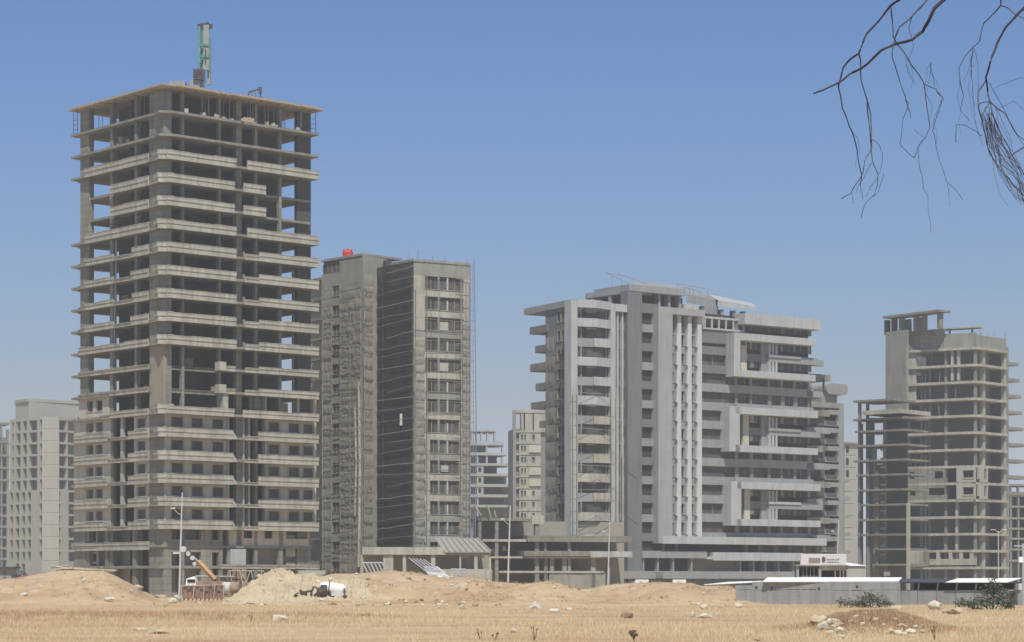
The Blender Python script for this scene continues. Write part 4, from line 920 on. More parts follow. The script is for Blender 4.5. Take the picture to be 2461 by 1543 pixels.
    for px, o, t in ((2098, -1.2, 1070), (2122, -1.6, 1010), (2082, -1, 1100), (2104, -1.0, 1130)): MB().pbox(Ef, px, px + 6, o - .6, o, -1, z(t)).build('post', CONC, r2)
    MB().pbox(Ef, 2178, 2182, -.8, .1, -1, z(1210)).build('post', CONCF, r2)
    MB().pbox(Ef, 2084, 2101, -3.2, -3, -1, z(1000)).build('inner_wall', ROOMD, r2); MB().pbox(Ef, 2126, 2180, -8, -7.7, -1, z(1000)).build('inner_wall', ROOMD, r2); MB().pbox(Ef, 2098, 2180, -8.8, -8.4, -1, z(1110)).build('inner_wall', ROOMD, r2)
    for i in range(13): y = 1078 + 21 * i; MB().pbox(Ef, 2116, 2128, -1.5, -1.2, z(y + 5), z(y)).build('stair_landing', CONCH, r2)
    MB().pbox(Ef, 2124, 2138, -1.2, -1, z(1384), z(1374)).build('white_board', WHITEM, r2)
tower_d()

# ================================================================ farther blocks
def block_e():
    El = Face(101, 616, 24, 626); Er = Face(142, 616.5, 200, 624); root = thing('pale_pier_block', 'pale concrete block with a broad blank pier and gridded openings, at the far left', 'building', (El.p.x, El.p.y, -.5))
    z = lambda y: py2z(y, 618)
    ys = [1005 + 28.7 * i for i in range(13)]
    MB().prism([El.pt(El.len, -1.5), El.pt(0, -1.5), Er.pt(0, -1.5), Er.pt(Er.len + 4, -1.5), Er.pt(Er.len + 4, -20), El.pt(El.len, -20)], -1, z(1003)).build('core_wall', ROOMD, root)
    m = Face(101, 615.6, 142, 616); 
    for i in range(13): y = 1003 + 28.7 * i; MB().pbox(m, 101, 141.8, -1.4, .3, z(y + 28.2), z(y)).build('pier_panel', CONCH, root)
    for i, y in enumerate(ys):
        MB().pbox(El, 22 if i < 6 else 16, 100, -1.6, .15, z(y + 5), z(y)).build('floor_slab', CONCH, root); MB().pbox(Er, 142.5, 205, -1.6, .2, z(y + 5.5), z(y)).build('floor_slab', CONCH, root)
    for px, w in ((24, 4), (33, 5), (49, 5), (64, 5), (89, 6)): MB().pbox(El, px, px + w, -1.3, .25, z(1178), z(1003)).build('column', CONCH, root)
    for px, w in ((16, 7), (31, 5), (46, 5), (60, 5), (74, 9), (90, 3)): MB().pbox(El, px, px + w, -1.3, .35, -1, z(1178)).build('column', CONCH, root)
    MB().pbox(El, 83, 92, -1.3, .2, -1, z(1178)).build('column', CONCH, root)
    MB().pbox(El, 60, 100, -1.0, .6, -1, z(1350)).build('base_wall', CONCH, root); MB().pbox(El, 14, 34, -1, .5, -1, z(1352)).build('base_wall', CONCH, root)
    for px in (160,): MB().pbox(Er, px, px + 3.5, -1.3, .1, z(1178), z(1003)).build('column', CONCH, root)
    MB().pbox(Er, 148, 165, -1.2, .5, -1, z(1176)).build('column', CONCH, root); MB().pbox(Er, 184, 188, -1.2, .2, -1, z(1100)).build('column', CONCH, root)
    MB().pbox(Er, 142.5, 195, -1, .7, -1, z(1349)).build('base_wall', CONCH, root)
    P = Face(70, 622, 37, 628); Q = Face(70, 622, 200, 632)
    MB().prism([P.pt(P.len, 0), P.pt(0, 0), Q.pt(Q.len, 0), Q.pt(Q.len, -12), P.pt(P.len, -12)], z(1004), z(962)).build('penthouse', CONCH, root)
    MB().prism([P.pt(P.len + .3, .3), P.pt(0, .4), Q.pt(Q.len, .3), Q.pt(Q.len, -12), P.pt(P.len, -12)], z(962), z(955)).build('penthouse_roof', CONCH, root)
def skeleton(name, label, pa, pb, Y, ys, cols, mat, back=True, th=5, depth=10, tilt=0, pa2=None):
    fc = Face(pa, Y, pb, Y + tilt); root = thing(name, label, 'building', (fc.p.x, fc.p.y, -.5)); z = lambda y: py2z(y, Y)
    for y in ys: MB().pbox(fc, pa, pb, -depth, .2, z(y + th), z(y)).build('floor_slab', mat, root)
    for c in cols: MB().pbox(fc, c[0], c[1], -.9, .05, -1, z(c[2] if len(c) > 2 else ys[0])).build('column', mat, root)
    if back: MB().pbox(fc, pa + back, pb - back, -depth, -depth + .4, -1, z(ys[0] + 30)).build('inner_wall', ROOMD, root)
    return root, fc, z
block_e()
skeleton('open_frame_block', 'dark open concrete frame cut off by the left border of the photo', -60, 22, 660, [1013, 1057, 1090, 1120, 1150, 1180, 1210, 1236, 1262, 1288, 1314, 1340], [(2, 6), (16, 22, 1030)], CONCG, 2, 6, 12, 4)
def block_g():
    Y = 700; fc = Face(1126, Y, 1230, Y + 1.5); root = thing('stepped_white_block', 'small distant white block stepping down to the right behind the netted building', 'building', (fc.p.x, fc.p.y, -.5)); z = lambda y: py2z(y, Y)
    for y, e, h in ((1033, 1191, 4), (1061, 1210, 9), (1087, 1218, 7), (1113, 1225, 6), (1138, 1225, 6), (1163, 1228, 7), (1188, 1226, 7), (1213, 1226, 6)): MB().pbox(fc, 1100, e, -12, .3, z(y + h), z(y)).build('floor_slab', WHITE if y < 1100 else CONCH, root)
    for px, a, b in ((1133, 1062, 1036), (1143, 1062, 1036), (1155, 1062, 1036), (1170, 1062, 1036), (1187, 1062, 1036), (1168, 1113, 1066), (1206, 1113, 1066), (1146, 1240, 1090), (1128, 1240, 1090)): MB().pbox(fc, px, px + 4, -2, 0, z(a), z(b)).build('column', WHITE, root)
    for y in (1119, 1144, 1169): 
        hs = [(fc.s(1150), fc.s(1156))]; m = MB(); wall_holes(m, fc, fc.s(1147), fc.s(1162), -.4, .1, z(y + 19), z(y), z(y + 16), z(y + 4), hs); m.build('wall_panel', CONCH, root)
        MB().pbox(fc, 1149, 1157, -.8, -.5, z(y + 17), z(y + 3)).build('window', DARKPANE, root)
    MB().pbox(fc, 1100, 1194, -8, -7.5, -1, z(1090)).build('back_wall', ROOMD, root); MB().pbox(fc, 1100, 1166, -4, -3.5, -1, z(1070)).build('back_wall', ROOMD, root); MB().pbox(fc, 1120, 1228, -5, -4.5, -1, z(1166)).build('back_wall', ROOMD, root); MB().pbox(fc, 1194, 1212, -11, -10.6, z(1165), z(1140)).build('back_wall', ROOMD, root)
    MB().pbox(fc, 1212, 1217, -3, -2, -1, z(1140)).build('column', CONCG, root)
    Y = 640; fc = Face(1233, Y, 1330, Y + 1.5); root = thing('slim_window_block', 'narrow distant grey block with small paired windows left of the apartment block', 'building', (fc.p.x, fc.p.y, -.5)); z = lambda y: py2z(y, Y)
    MB().pbox(fc, 1234, 1330, -12, -.8, -1, z(1030)).build('core_wall', ROOMD, root)
    MB().pbox(fc, 1233, 1240, -.7, .3, -1, z(986)).build('pier', CONCG, root); MB().pbox(fc, 1240, 1330, -6, .2, z(992), z(985)).build('roof_slab', CONCF, root)
    for a, b in ((1253, 1258), (1262, 1280), (1283, 1330)): MB().pbox(fc, a, b, -3, 0, z(1038), z(990)).build('column', CONCF, root)
    for i in range(8):
        y = 1036 + 27 * i; m = MB(); hs = [(fc.s(1252), fc.s(1257)), (fc.s(1260), fc.s(1264)), (fc.s(1279), fc.s(1285))]
        wall_holes(m, fc, fc.s(1248), fc.s(1300), -.4, .0, z(y + 27), z(y), z(y + 20), z(y + 8), hs); m.build('facade_wall', CONCF, root)
        MB().pbox(fc, 1234, 1300, -.5, .2, z(y + 3), z(y)).build('floor_slab', CONCF, root)
        for h in hs: window(fc, *h, z(y + 20), z(y + 8), 0, root, pane=HAZEPANE, fr=.1)
        if i in (1, 3, 4): MB().pbox(fc, 1272, 1300, -.2, .6, z(y + 24), z(y + 6)).build('balcony_panel', WALLP, root)
block_g()
root, fc, z = skeleton('slab_stack_block', 'grey open slab block cut off by the right border', 2425, 2560, 560, [1163, 1188, 1215, 1243, 1268, 1292, 1318, 1345], [(2428, 2432), (2446, 2450), (2470, 2475)], CONCG, 3, 5, 8, 2)
Y = 720; fc = Face(2026, Y, 2080, Y + 4); root = thing('panelled_pier_block', 'pale distant slab block glimpsed between the apartment block and the right tower', 'building', (fc.p.x, fc.p.y, -.5)); z_ = lambda y: py2z(y, Y)
for i in range(11): MB().pbox(fc, 2030, 2062, -8, 0 if i > 2 else -.6, z_(1065 + 29 * i + 28), z_(1065 + 29 * i)).build('wall_panel', CONCH, root)
for i in range(3): MB().pbox(fc, 2034, 2040, -.55, -.4, z_(1065 + 29 * i + 22), z_(1065 + 29 * i + 6)).build('window', DARKPANE, root)
MB().pbox(fc, 2028, 2066, -8.5, .3, z_(1066), z_(1062)).build('roof_slab', CONCG, root)
# ================================================================ site objects
import bmesh
def find_Y(px, py, y0=56, y1=330):
    Y = y0
    while Y < y1:
        x = px2x(px, Y)
        if HY + (CH - ground_z(x, Y)) * F / Y <= py: return Y
        Y += .4
    return None
# ---- street lamps: one built, the others copied
def lamps():
    def at(px, Y): return (px2x(px, Y), Y, -.5)
    loc = at(433, 243)
    t = thing('street_lamp', 'pale street lamp post rising behind the yellow crane boom', 'street lamp', loc, 'street lamps')
    x, y, z = loc
    MB().tube([(x - .12, y, z), (x + .05, y, z + 6), (x + .22, y, z + 11.5)], [.12, .10, .06], 8).build('pole', LAMPM, t)
    MB().tube([(x + .17, y, z + 9.1), (x - .25, y - .1, z + 9.35), (x - .62, y - .2, z + 9.75)], .035, 6).build('arm', LAMPM, t)
    MB().box((x - .72, y - .22, z + 9.84), (.46, .22, .13), 0, 0, 0).build('lamp_head', LAMPM, t)
    MB().box((x - .12, y, z + .2), (.4, .4, .4)).build('base', CONCG, t)
    for px, Y, lb in ((1222, 284, 'pale street lamp post in front of the low podium frame'), (1462, 351, 'street lamp post before the rounded corner bay of the apartment block'), (2012, 351, 'street lamp post beside the small sign gatehouse')):
        c = copy_tree(t); c.location = at(px, Y); c['label'] = lb
    Y = 399; loc = at(2400, Y); x, y, z = loc
    t = thing('twin_arm_lamp', 'two armed street lamp in front of the right frame tower', 'street lamp', loc)
    MB().tube([(x, y, z), (x - .05, y, z + 11)], [.11, .07], 8).build('pole', LAMPM, t)
    for s in (-1, 1): MB().tube([(x, y, z + 10.6), (x + s * .6, y, z + 11.1)], .05, 5).build('arm', LAMPM, t); MB().box((x + s * .95, y, z + 11.15), (.8, .3, .14)).build('lamp_head', LAMPM, t)
    Y = 212; x = px2x(2459, Y); t = thing('utility_pole', 'grey utility pole standing at the right border behind the sheds', 'pole', (x, Y, -.5))
    MB().tube([(x, Y, -.5), (x, Y, py2z(1306, Y))], .11, 8).build('pole', METAL, t); MB().box((x - .4, Y, py2z(1312, Y)), (.9, .1, .12)).build('crossarm', METAL, t); MB().box((x - .25, Y - .15, py2z(1345, Y)), (.4, .3, .5)).build('meter_box', WHITEM, t)
lamps()

# ---- block boundary wall, roofs, sheds
def sheds():
    W = Face(1770, 224, 2162, 219); z = lambda y: py2z(y, 221)
    t = thing('block_wall', 'long grey concrete block boundary wall with vertical joints', 'wall', (W.p.x, W.p.y, -.6))
    n = 10
    for i in range(n):
        a, b = W.len * i / n, W.len * (i + 1) / n - .04
        top = z(1407) if i < 1 else z(1398)
        zm = z(1417.5) + rng.uniform(-.06, .06)
        MB().fbox(W, a, b, -.2, rng.uniform(-.015, .015), -.8, zm - .02).build('wall_panel', BLKW, t)
        MB().fbox(W, a, b, -.2, .03 + rng.uniform(-.015, .015), zm, top).build('wall_panel', BLKW, t)
    m = MB()
    for i in range(n + 1): s = W.len * i / n; m.fbox(W, s - .10, s + .06, -.15, .06, -.8, z(1400) if i > 1 else z(1408))
    m.build('joint_post', BLKW, t)
    m = MB()
    for px, py in ((1818, 1412), (1855, 1413), (1968, 1414), (2060, 1410)): s = W.s(px); m.fbox(W, s - .12, s + .12, .0, .05, z(py + 3), z(py - 3))
    m.build('drain_hole', SHADOW, t)
    # long white sheet roof behind and over the wall
    t = thing('white_roof_shed', 'long shed with a bright white sheet roof along the block wall', 'shed', (px2x(2000, 224), 224, -.6))
    Y0, Y1 = 220.6, 227
    a0, a1, b0, b1 = px2x(1839, Y0), px2x(2160, Y0 - 1), px2x(1845, Y1), px2x(2168, Y1)
    m = MB(); zf, zb = z(1397.5), py2z(1387.5, Y1)
    m.hexa([(a0, Y0 + 2, zf - .05), (a1, Y0 - 1, zf - .05), (b1, Y1, zb - .08), (b0, Y1, zb - .08)], [(a0, Y0 + 2, zf + .05), (a1, Y0 - 1, zf + .05), (b1, Y1, zb), (b0, Y1, zb)]).build('roof', WHITEM, t)
    MB().box(((b0 + b1) / 2, Y1 - .5, .6), (b1 - b0 - .6, .2, 2.6)).build('back_wall', BLKW, t)
    t = thing('white_sheet_roof', 'small bright white sheet roof half hidden behind the earth mound, left of the long white roof', 'roof', (px2x(1755, 250), 250, -.5))
    m = MB(); x0, x1 = px2x(1690, 250), px2x(1822, 250); m.hexa([(x0, 249, py2z(1406, 250)), (x1, 249, py2z(1399.5, 250)), (x1 + 1, 254, py2z(1397, 250)), (x0 + 3, 254, py2z(1400, 250))], [(x0, 249, py2z(1404.5, 250)), (x1, 249, py2z(1398, 250)), (x1 + 1, 254, py2z(1395.5, 250)), (x0 + 3, 254, py2z(1398.5, 250))]).build('roof', WHITEM, t)
    MB().box(((x0 + x1) / 2 + 1, 252, 0), ((x1 - x0) * .7, 3, 2.4)).build('shed_wall', BLKW, t)
    # open shed on the right
    fc = Face(2160, 219.5, 2437, 214); t = thing('open_shed', 'open sided block shed with posts and a white sheet roof, at the far right', 'shed', (fc.p.x, fc.p.y, -.6)); z = lambda y: py2z(y, 217)
    n = 6
    for i in range(n): a, b = fc.len * i / n, fc.len * (i + 1) / n - .04; MB().fbox(fc, a, b, -.2, rng.uniform(-.01, .01), -.8, z(1419) + rng.uniform(-.04, .04)).build('wall_panel', BLKW, t)
    for i in range(n + 1):
        s = fc.len * i / n; p, q = fc.pt(s, -.1), fc.pt(s + .12, -.1); MB().tube([(p.x, p.y, z(1421)), (q.x, q.y, z(1402))], .08, 5).build('post', CONCF, t)
    MB().fbox(fc, .1, fc.len, -4.2, -4.0, -.8, z(1399)).build('back_wall', SHADOW, t)
    MB().fbox(fc, -.1, fc.len + .3, -4.3, .25, z(1402), z(1398.5)).build('roof_frame', POLED, t)
    m = MB(); P = lambda px, o, y: (lambda p: (p.x, p.y, py2z(y, p.y)))(fc.pt(fc.s(px, o), o))
    m.hexa([P(2272, .5, 1400), P(2422, .5, 1400), P(2455, -5, 1390), P(2300, -5, 1391)], [P(2272, .5, 1399), P(2422, .5, 1399), P(2457, -5, 1389), P(2302, -5, 1390)]).build('roof', WHITEM, t)
    m = MB(); m.hexa([P(2160, .4, 1400), P(2270, .4, 1400), P(2290, -4.5, 1392), P(2175, -4.5, 1392)], [P(2160, .4, 1398.5), P(2270, .4, 1398.5), P(2290, -4.5, 1391), P(2175, -4.5, 1391)]).build('roof', POLED, t)
    MB().fbox(fc, fc.s(2425), fc.s(2439), -.1, .05, -.7, z(1420)).build('door', POLED, t); MB().fbox(fc, fc.s(2423), fc.s(2443), -.15, .1, z(1420), z(1417)).build('lintel', CONCF, t)
    MB().fbox(fc, fc.s(2440), fc.s(2475), -.2, .02, -.8, z(1418)).build('wall_panel', BLKW, t)
    p = fc.pt(fc.s(2449), .0); MB().box((p.x, p.y, z(1410)), (.5, .4, .6), .4).build('water_barrel', CANV, t)
    # ---- gatehouse with a sign board
    Y = 262; g = Face(1915, Y, 2040, Y); z = lambda y: py2z(y, Y)
    t = thing('gatehouse', 'small gatehouse carrying a pale sign board with a dark round emblem', 'gatehouse', (px2x(1978, Y), Y, -.5))
    MB().pbox(g, 1924, 2034, -.3, .2, z(1357), z(1331)).build('sign_board', SKYL, t)
    MB().pbox(g, 1944, 1971, .2, .25, z(1352.5), z(1341)).build('sign_panel', SIGNB, t)
    c = g.pt(g.s(1979.5, .22), .22); m = MB(); n = 16
    m.v = [(c.x + .20 * math.cos(2 * math.pi * i / n), Y - .26, z(1344.5) + .33 * math.sin(2 * math.pi * i / n)) for i in range(n)] + [(c.x + .20 * math.cos(2 * math.pi * i / n), Y - .2, z(1344.5) + .33 * math.sin(2 * math.pi * i / n)) for i in range(n)]
    m.f = [tuple(range(n))] + [(i, n + i, n + (i + 1) % n, (i + 1) % n) for i in range(n)]; m.m = [0] * len(m.f); m.build('emblem', SIGND, t)
    m = MB(); r2 = random.Random(4)
    for row in range(2):   # illegible cursive lettering
        x = 1987.
        while x < 2016:
            w = r2.uniform(1.2, 3.2); h = r2.uniform(.8, 3.6); yb = 1352 - row * 6; m.pbox(g, x, x + w, .2, .24, z(yb), z(yb - h)); x += w + r2.uniform(.2, .9)
    m.build('lettering', SIGNB, t)
    MB().pbox(g, 1912, 2040, -2.5, .35, z(1359.5), z(1357)).build('slab', CONCF, t)
    for pa, pb in ((1914, 1920), (1968, 1974), (2034, 2038)): MB().pbox(g, pa, pb, -.4, .1, -1, z(1359)).build('pillar', PLAS, t)
    MB().pbox(g, 1920, 1968, -.4, -.2, z(1362), z(1359)).build('lintel', PLAS, t); MB().pbox(g, 1974, 2036, -.4, -.1, z(1371), z(1359)).build('lintel', WALLP, t)
    window(g, g.s(1922), g.s(1966), z(1386), z(1363), -.15, t, mat=PLAS, fr=0, rec=.2, mull=4); MB().pbox(g, 1974, 2034, -1.8, -1.6, -1, z(1370)).build('back_wall', SHADOW, t)
    MB().pbox(g, 1914, 1972, -.5, -.2, -1, z(1386)).build('base_wall', PLAS, t)
    for px in (2006, 2018, 2026): MB().pbox(g, px, px + 2.5, -.3, 0, -1, z(1368)).build('post', RUST, t)
    Y = 268; g = Face(2036, Y, 2079, Y); t = thing('portable_cabin', 'white flat cabin with a bright sloping roof right of the sign gatehouse', 'cabin', (px2x(2058, Y), Y, -.5)); z = lambda y: py2z(y, Y)
    MB().pbox(g, 2034, 2079, -4, 0, -1, z(1359)).build('cabin_wall', CONCH, t)
    m = MB(); P = lambda px, o, y: (px2x(px, Y), Y - o, z(y)); m.hexa([P(2034, .2, 1360), P(2081, .2, 1360), P(2078, -4, 1358), P(2036, -4, 1353)], [P(2034, .2, 1358), P(2081, .2, 1359), P(2078, -4, 1356), P(2036, -4, 1350)]).build('roof', WHITEM, t)
sheds()

# ---- mobile crane, rusty formwork, trestle, wreck
def site():
    Y = 236; X = lambda px: px2x(px, Y); Z = lambda y: py2z(y, Y)
    t = thing('mobile_crane', 'mobile crane with a raised yellow boom and pale cab beside the tallest tower', 'crane', (X(500), Y, -.5))
    m = MB(); m.tube([(X(516), Y, Z(1393)), (X(476), Y, Z(1349))], [.30, .27], 4); m.build('boom', YELL, t)
    m = MB(); m.tube([(X(480), Y, Z(1353)), (X(462), Y, Z(1337))], .14, 6); m.build('boom_extension', POLE, t)
    for px, py, r in ((468, 1355, .2), (463, 1341, .22), (453, 1331, .22), (441, 1320, .30)):
        mm = MB(); c = Vector((X(px), Y - .1, Z(py))); mm.tube([c + Vector((0, -.2, 0)), c + Vector((0, .2, 0))], r, 12); mm.build('sheave', CANV, t)
    m = MB(); m.tube([(X(441), Y, Z(1322)), (X(432), Y, Z(1336))], .1, 6); m.box((X(424), Y, Z(1329)), (.7, .2, .2), .2); m.build('hook_block', CANV, t)
    m = MB(); m.hexa([(X(449), Y - 1, Z(1411)), (X(478), Y - 1, Z(1411)), (X(478), Y + 1.2, Z(1411)), (X(449), Y + 1.2, Z(1411))], [(X(451), Y - .9, Z(1391)), (X(470), Y - .9, Z(1385)), (X(470), Y + 1, Z(1385)), (X(451), Y + 1, Z(1391))]); m.build('cab', WHITEM, t)
    MB().box((X(463), Y - 1.02, Z(1396)), (.8, .06, .3)).build('cab_window', DARKPANE, t)
    MB().box((X(508), Y, Z(1404)), (2.9, 2, .6)).box((X(500), Y, Z(1412)), (4.4, 2.2, .35)).build('chassis', RUST, t)
    m = MB(); m.tube([(X(470), Y, Z(1385)), (X(562), Y, Z(1386))], .09, 5); m.build('rail', CONCF, t)
    for px in (452, 468, 520, 540): MB().tube([(X(px), Y - 1.2, Z(1419)), (X(px), Y - .8, Z(1419))], .5, 14).build('wheel', TYRE, t)
    Y = 226; X = lambda px: px2x(px, Y); Z = lambda y: py2z(y, Y)
    t = thing('steel_formwork_stack', 'row of rusty ribbed steel formwork panels leaning in front of the crane', 'formwork', (X(490), Y, -.5))
    for i in range(10):
        px = 442 + i * 10; MB().box((X(px), Y + .1 * (i % 3), Z(1424)), (.05, 1.0, 1.5), 0, 0, .15).box((X(px + 4), Y - .25 + .1 * (i % 3), Z(1423)), (.34, .06, 1.25), rng.uniform(-.3, .3), 0, .15).build('panel', RUST, t)
    for i, px in enumerate((440, 466, 491, 515, 540)): MB().tube([(X(px), Y - .6, Z(1439)), (X(px + rng.uniform(-3, 3)), Y - .5, Z(1406))], .06, 5).build('rib', CONCF, t)
    m = MB(); m.tube([(X(440), Y - .5, Z(1408)), (X(541), Y - .5, Z(1406))], .05, 5); m.build('rail', CONCF, t)
    Y = 237; X = lambda px: px2x(px, Y); Z = lambda y: py2z(y, Y)
    t = thing('lattice_trestle', 'rusty lattice trestle standing against the pale rubble heap', 'trestle', (X(590), Y, -.5))
    m = MB(); m.tube([(X(550), Y, Z(1372)), (X(632), Y, Z(1372))], .06, 5); m.tube([(X(550), Y + 1, Z(1373)), (X(632), Y + 1, Z(1373))], .06, 5); m.build('rail', CONCF, t)
    for pa, ya, pb, yb in ((553, 1372, 560, 1412), (577, 1372, 587, 1420), (604, 1372, 612, 1410), (582, 1380, 600, 1408), (602, 1372, 592, 1402), (628, 1372, 632, 1395)): MB().tube([(X(pa), Y - .1, Z(ya)), (X(pb), Y - .4, Z(yb))], .055, 5).build('leg', CONCF, t)
    for px in (562, 570, 585): MB().box((X(px), Y + .7, Z(1395)), (.45, .3, 2.4)).build('plate', RUST, t)
    t = thing('steel_drum', 'rusty drum with pale bands lying beside the lattice trestle', 'drum', (X(555), Y - 2, -.5))
    MB().tube([(X(541), Y - 2, Z(1413)), (X(583), Y - 2.4, Z(1413))], .58, 16).build('drum_body', plain('drum_paint', (.33, .24, .15), .8, 0, .3), t); MB().tube([(X(545), Y - 2.05, Z(1413)), (X(562), Y - 2.2, Z(1413))], .60, 16).build('band', CANV, t); MB().tube([(X(582), Y - 2.4, Z(1413)), (X(584), Y - 2.42, Z(1413))], .4, 14).build('end_cap', RUST, t)
    # wreck
    Y = find_Y(770, 1441) or 215; Y = min(Y, 224); X = lambda px: px2x(px, Y); Z = lambda y: py2z(y, Y)
    t = thing('tank_trailer', 'overturned white tank with dark bands lying on the earth mound', 'tank', (X(800), Y, Z(1440)))
    m = MB(); pts, rad = [], []
    for px, r in ((767, .2), (768.5, .42), (772, .58), (779, .64), (812, .60), (824, .55), (830, .42), (832, .2)): pts.append((X(px), Y - (px - 800) * .004, Z(1412.5 + (px - 767) * .09))); rad.append(r)
    m.tube(pts, rad, 18); m.build('tank_shell', TANKW, t, smooth=True)
    for px, pw in ((790.5, 2.2),): MB().tube([(X(px), Y, Z(1414.4)), (X(px + pw), Y, Z(1414.6))], .67, 18).build('band', TYRE, t)
    MB().tube([(X(792), Y - .62, Z(1418)), (X(795), Y - .7, Z(1430))], .1, 6).build('leg', SCRAP, t); MB().tube([(X(827), Y - .3, Z(1411)), (X(829), Y - .7, Z(1420)), (X(828), Y - .7, Z(1430))], .09, 6).box((X(830), Y - .7, Z(1435)), (.35, .3, .4), .3).build('leg', SCRAP, t)
    MB().tube([(X(765), Y - .55, Z(1422)), (X(787), Y - .75, Z(1421))], [.42, .5], 10).box((X(780), Y - .75, Z(1412)), (.5, .5, .5), .4).box((X(776), Y - .6, Z(1430)), (.9, .5, .6), .2).build('engine', SCRAP, t)
    MB().pbox(Face(800, Y - .5, 830, Y - .5), 796, 826, 0, .3, Z(1432), Z(1425)).build('tray', CANV, t)
    t = thing('scrap_heap', 'heap of dark burnt scrap and tyres left of the overturned white tank', 'scrap heap', (X(730), Y - .5, Z(1445)))
    for px, py, r, h in ((719, 1436, .42, .55), (731, 1428, .3, .4), (747, 1436, .26, .4)): c = Vector((X(px), Y - .5, Z(py))); MB().tube([c + Vector((-.1, -h / 2, 0)), c + Vector((.1, h / 2, .05))], [r, r * .9], 12).build('tyre', SCRAP, t)
    m = MB()
    for pa, ya, pb, yb, r in ((723, 1418, 737, 1444, .16), (736, 1422, 752, 1420, .12), (752, 1420, 754, 1410, .1), (757, 1409, 764, 1415, .08), (750, 1424, 749, 1428, .12), (765, 1424, 756, 1432, .1)): m.tube([(X(pa), Y - .6, Z(ya)), (X(pb), Y - .5, Z(yb))], r, 6)
    for i in range(7): m.box((X(712 + i * 4), Y - .4, Z(1440 - (i % 3) * 5)), (.5, .4, .35), i * .7, 0, .4)
    m.build('bent_frame', SCRAP, t)
    # formwork tables behind the mound crest
    Y = 250; X = lambda px: px2x(px, Y); Z = lambda y: py2z(y, Y)
    t = thing('formwork_table', 'tilted white topped formwork table on the mound before the netted block', 'formwork', (X(1048), Y, 0))
    m = MB(); m.hexa([(X(1014), Y + 3, Z(1363)), (X(1050), Y + 3, Z(1363)), (X(1082), Y - 1, Z(1389)), (X(1030), Y - 1, Z(1382))], [(X(1014), Y + 3, Z(1361)), (X(1050), Y + 3, Z(1361)), (X(1082), Y - 1, Z(1387)), (X(1030), Y - 1, Z(1380))]); m.build('sheet', CANV, t)
    for i in range(5): MB().tube([(X(980 + i * 9), Y + 3, Z(1340 + i)), (X(1030 + i * 12), Y, Z(1378 + i * 2))], .07, 5).build('joist', METAL, t)
    MB().tube([(X(1028), Y - 1, Z(1384)), (X(1083), Y - 1, Z(1391))], .12, 5).build('edge_beam', WHITEM, t)
    for (a, b, ya, yb, lb) in ((868, 930, 1352, 1376, 'stack of sloping steel joists on the mound crest below the netted block'), (1082, 1130, 1368, 1392, 'short stack of sloping joists right of the tilted formwork table')):
        t = thing('joist_stack', lb, 'joists', (X((a + b) / 2), Y + 2, 0), 'joist stacks')
        for i in range(6): u = i / 5; MB().tube([(X(a + (b - a) * .75 * u), Y + 3, Z(ya)), (X(a + (b - a) * (.25 + .75 * u)), Y, Z(yb))], .09, 4).build('joist', METAL if i % 2 else CONCF, t)
        MB().tube([(X(a), Y + 3.1, Z(ya)), (X(b - 12), Y + 3.1, Z(ya))], .08, 4).build('rail', METAL, t)
    t = thing('concrete_barrier', 'long pale concrete barrier lying on top of the rubble heap', 'barrier', (X(750), Y + 4, 0))
    g = Face(712, Y + 4, 784, Y + 4); MB().pbox(g, 714, 782, -.5, 0, py2z(1381, Y + 4), py2z(1371, Y + 4)).build('barrier_body', CONCH, t); MB().pbox(g, 710, 716, -.6, .1, py2z(1378, Y + 4), py2z(1366, Y + 4)).build('end_cap', SCRAP, t)
    # hut at the left border
    Y = 262; g = Face(-12, Y, 32, Y); z = lambda y: py2z(y, Y)
    t = thing('site_hut', 'small grey hut with a dark flat roof at the left border', 'hut', (px2x(10, Y), Y, -.5))
    MB().pbox(g, -40, 27, -3, 0, -1, z(1366)).build('hut_wall', BLKW, t); MB().pbox(g, -42, 33, -3.3, .5, z(1366), z(1362)).build('roof', POLED, t); MB().pbox(g, 8, 14, -.05, .05, z(1390), z(1374)).build('door', DGREY, t)
    t = thing('tarpaulin', 'crumpled dark tarpaulin between the hut and the earth mound', 'tarpaulin', (px2x(46, Y - 8), Y - 8, 1))
    rock_mesh(t, 'sheet', (px2x(46, 246), 246, py2z(1381, 246)), (2.0, 1.2, .9), POLED, 21); rock_mesh(t, 'sheet', (px2x(55, 244), 244, py2z(1385, 244)), (1.2, 1.0, .6), SCRAP, 22)
    # planks along the left mound crest
    Y = 240; X = lambda px: px2x(px, Y); Z = lambda y: py2z(y, Y)
    t = thing('plank_pile', 'pile of weathered planks and boards along the crest of the left mound', 'planks', (X(200), Y, 2.5))
    for (pa, ya, pb, yb, w) in ((138, 1370, 180, 1366, .14), (122, 1360, 165, 1366, .08), (150, 1367, 250, 1371, .12), (176, 1365, 260, 1372, .1), (228, 1370, 285, 1371, .1), (120, 1365, 168, 1359, .06), (142, 1373, 280, 1373, .09)):
        MB().tube([(X(pa), Y + rng.uniform(-1, .5), Z(ya)), (X(pb), Y + rng.uniform(-1, .5), Z(yb))], w, 4).build('plank', WOOD if w > .09 else CONCF, t)
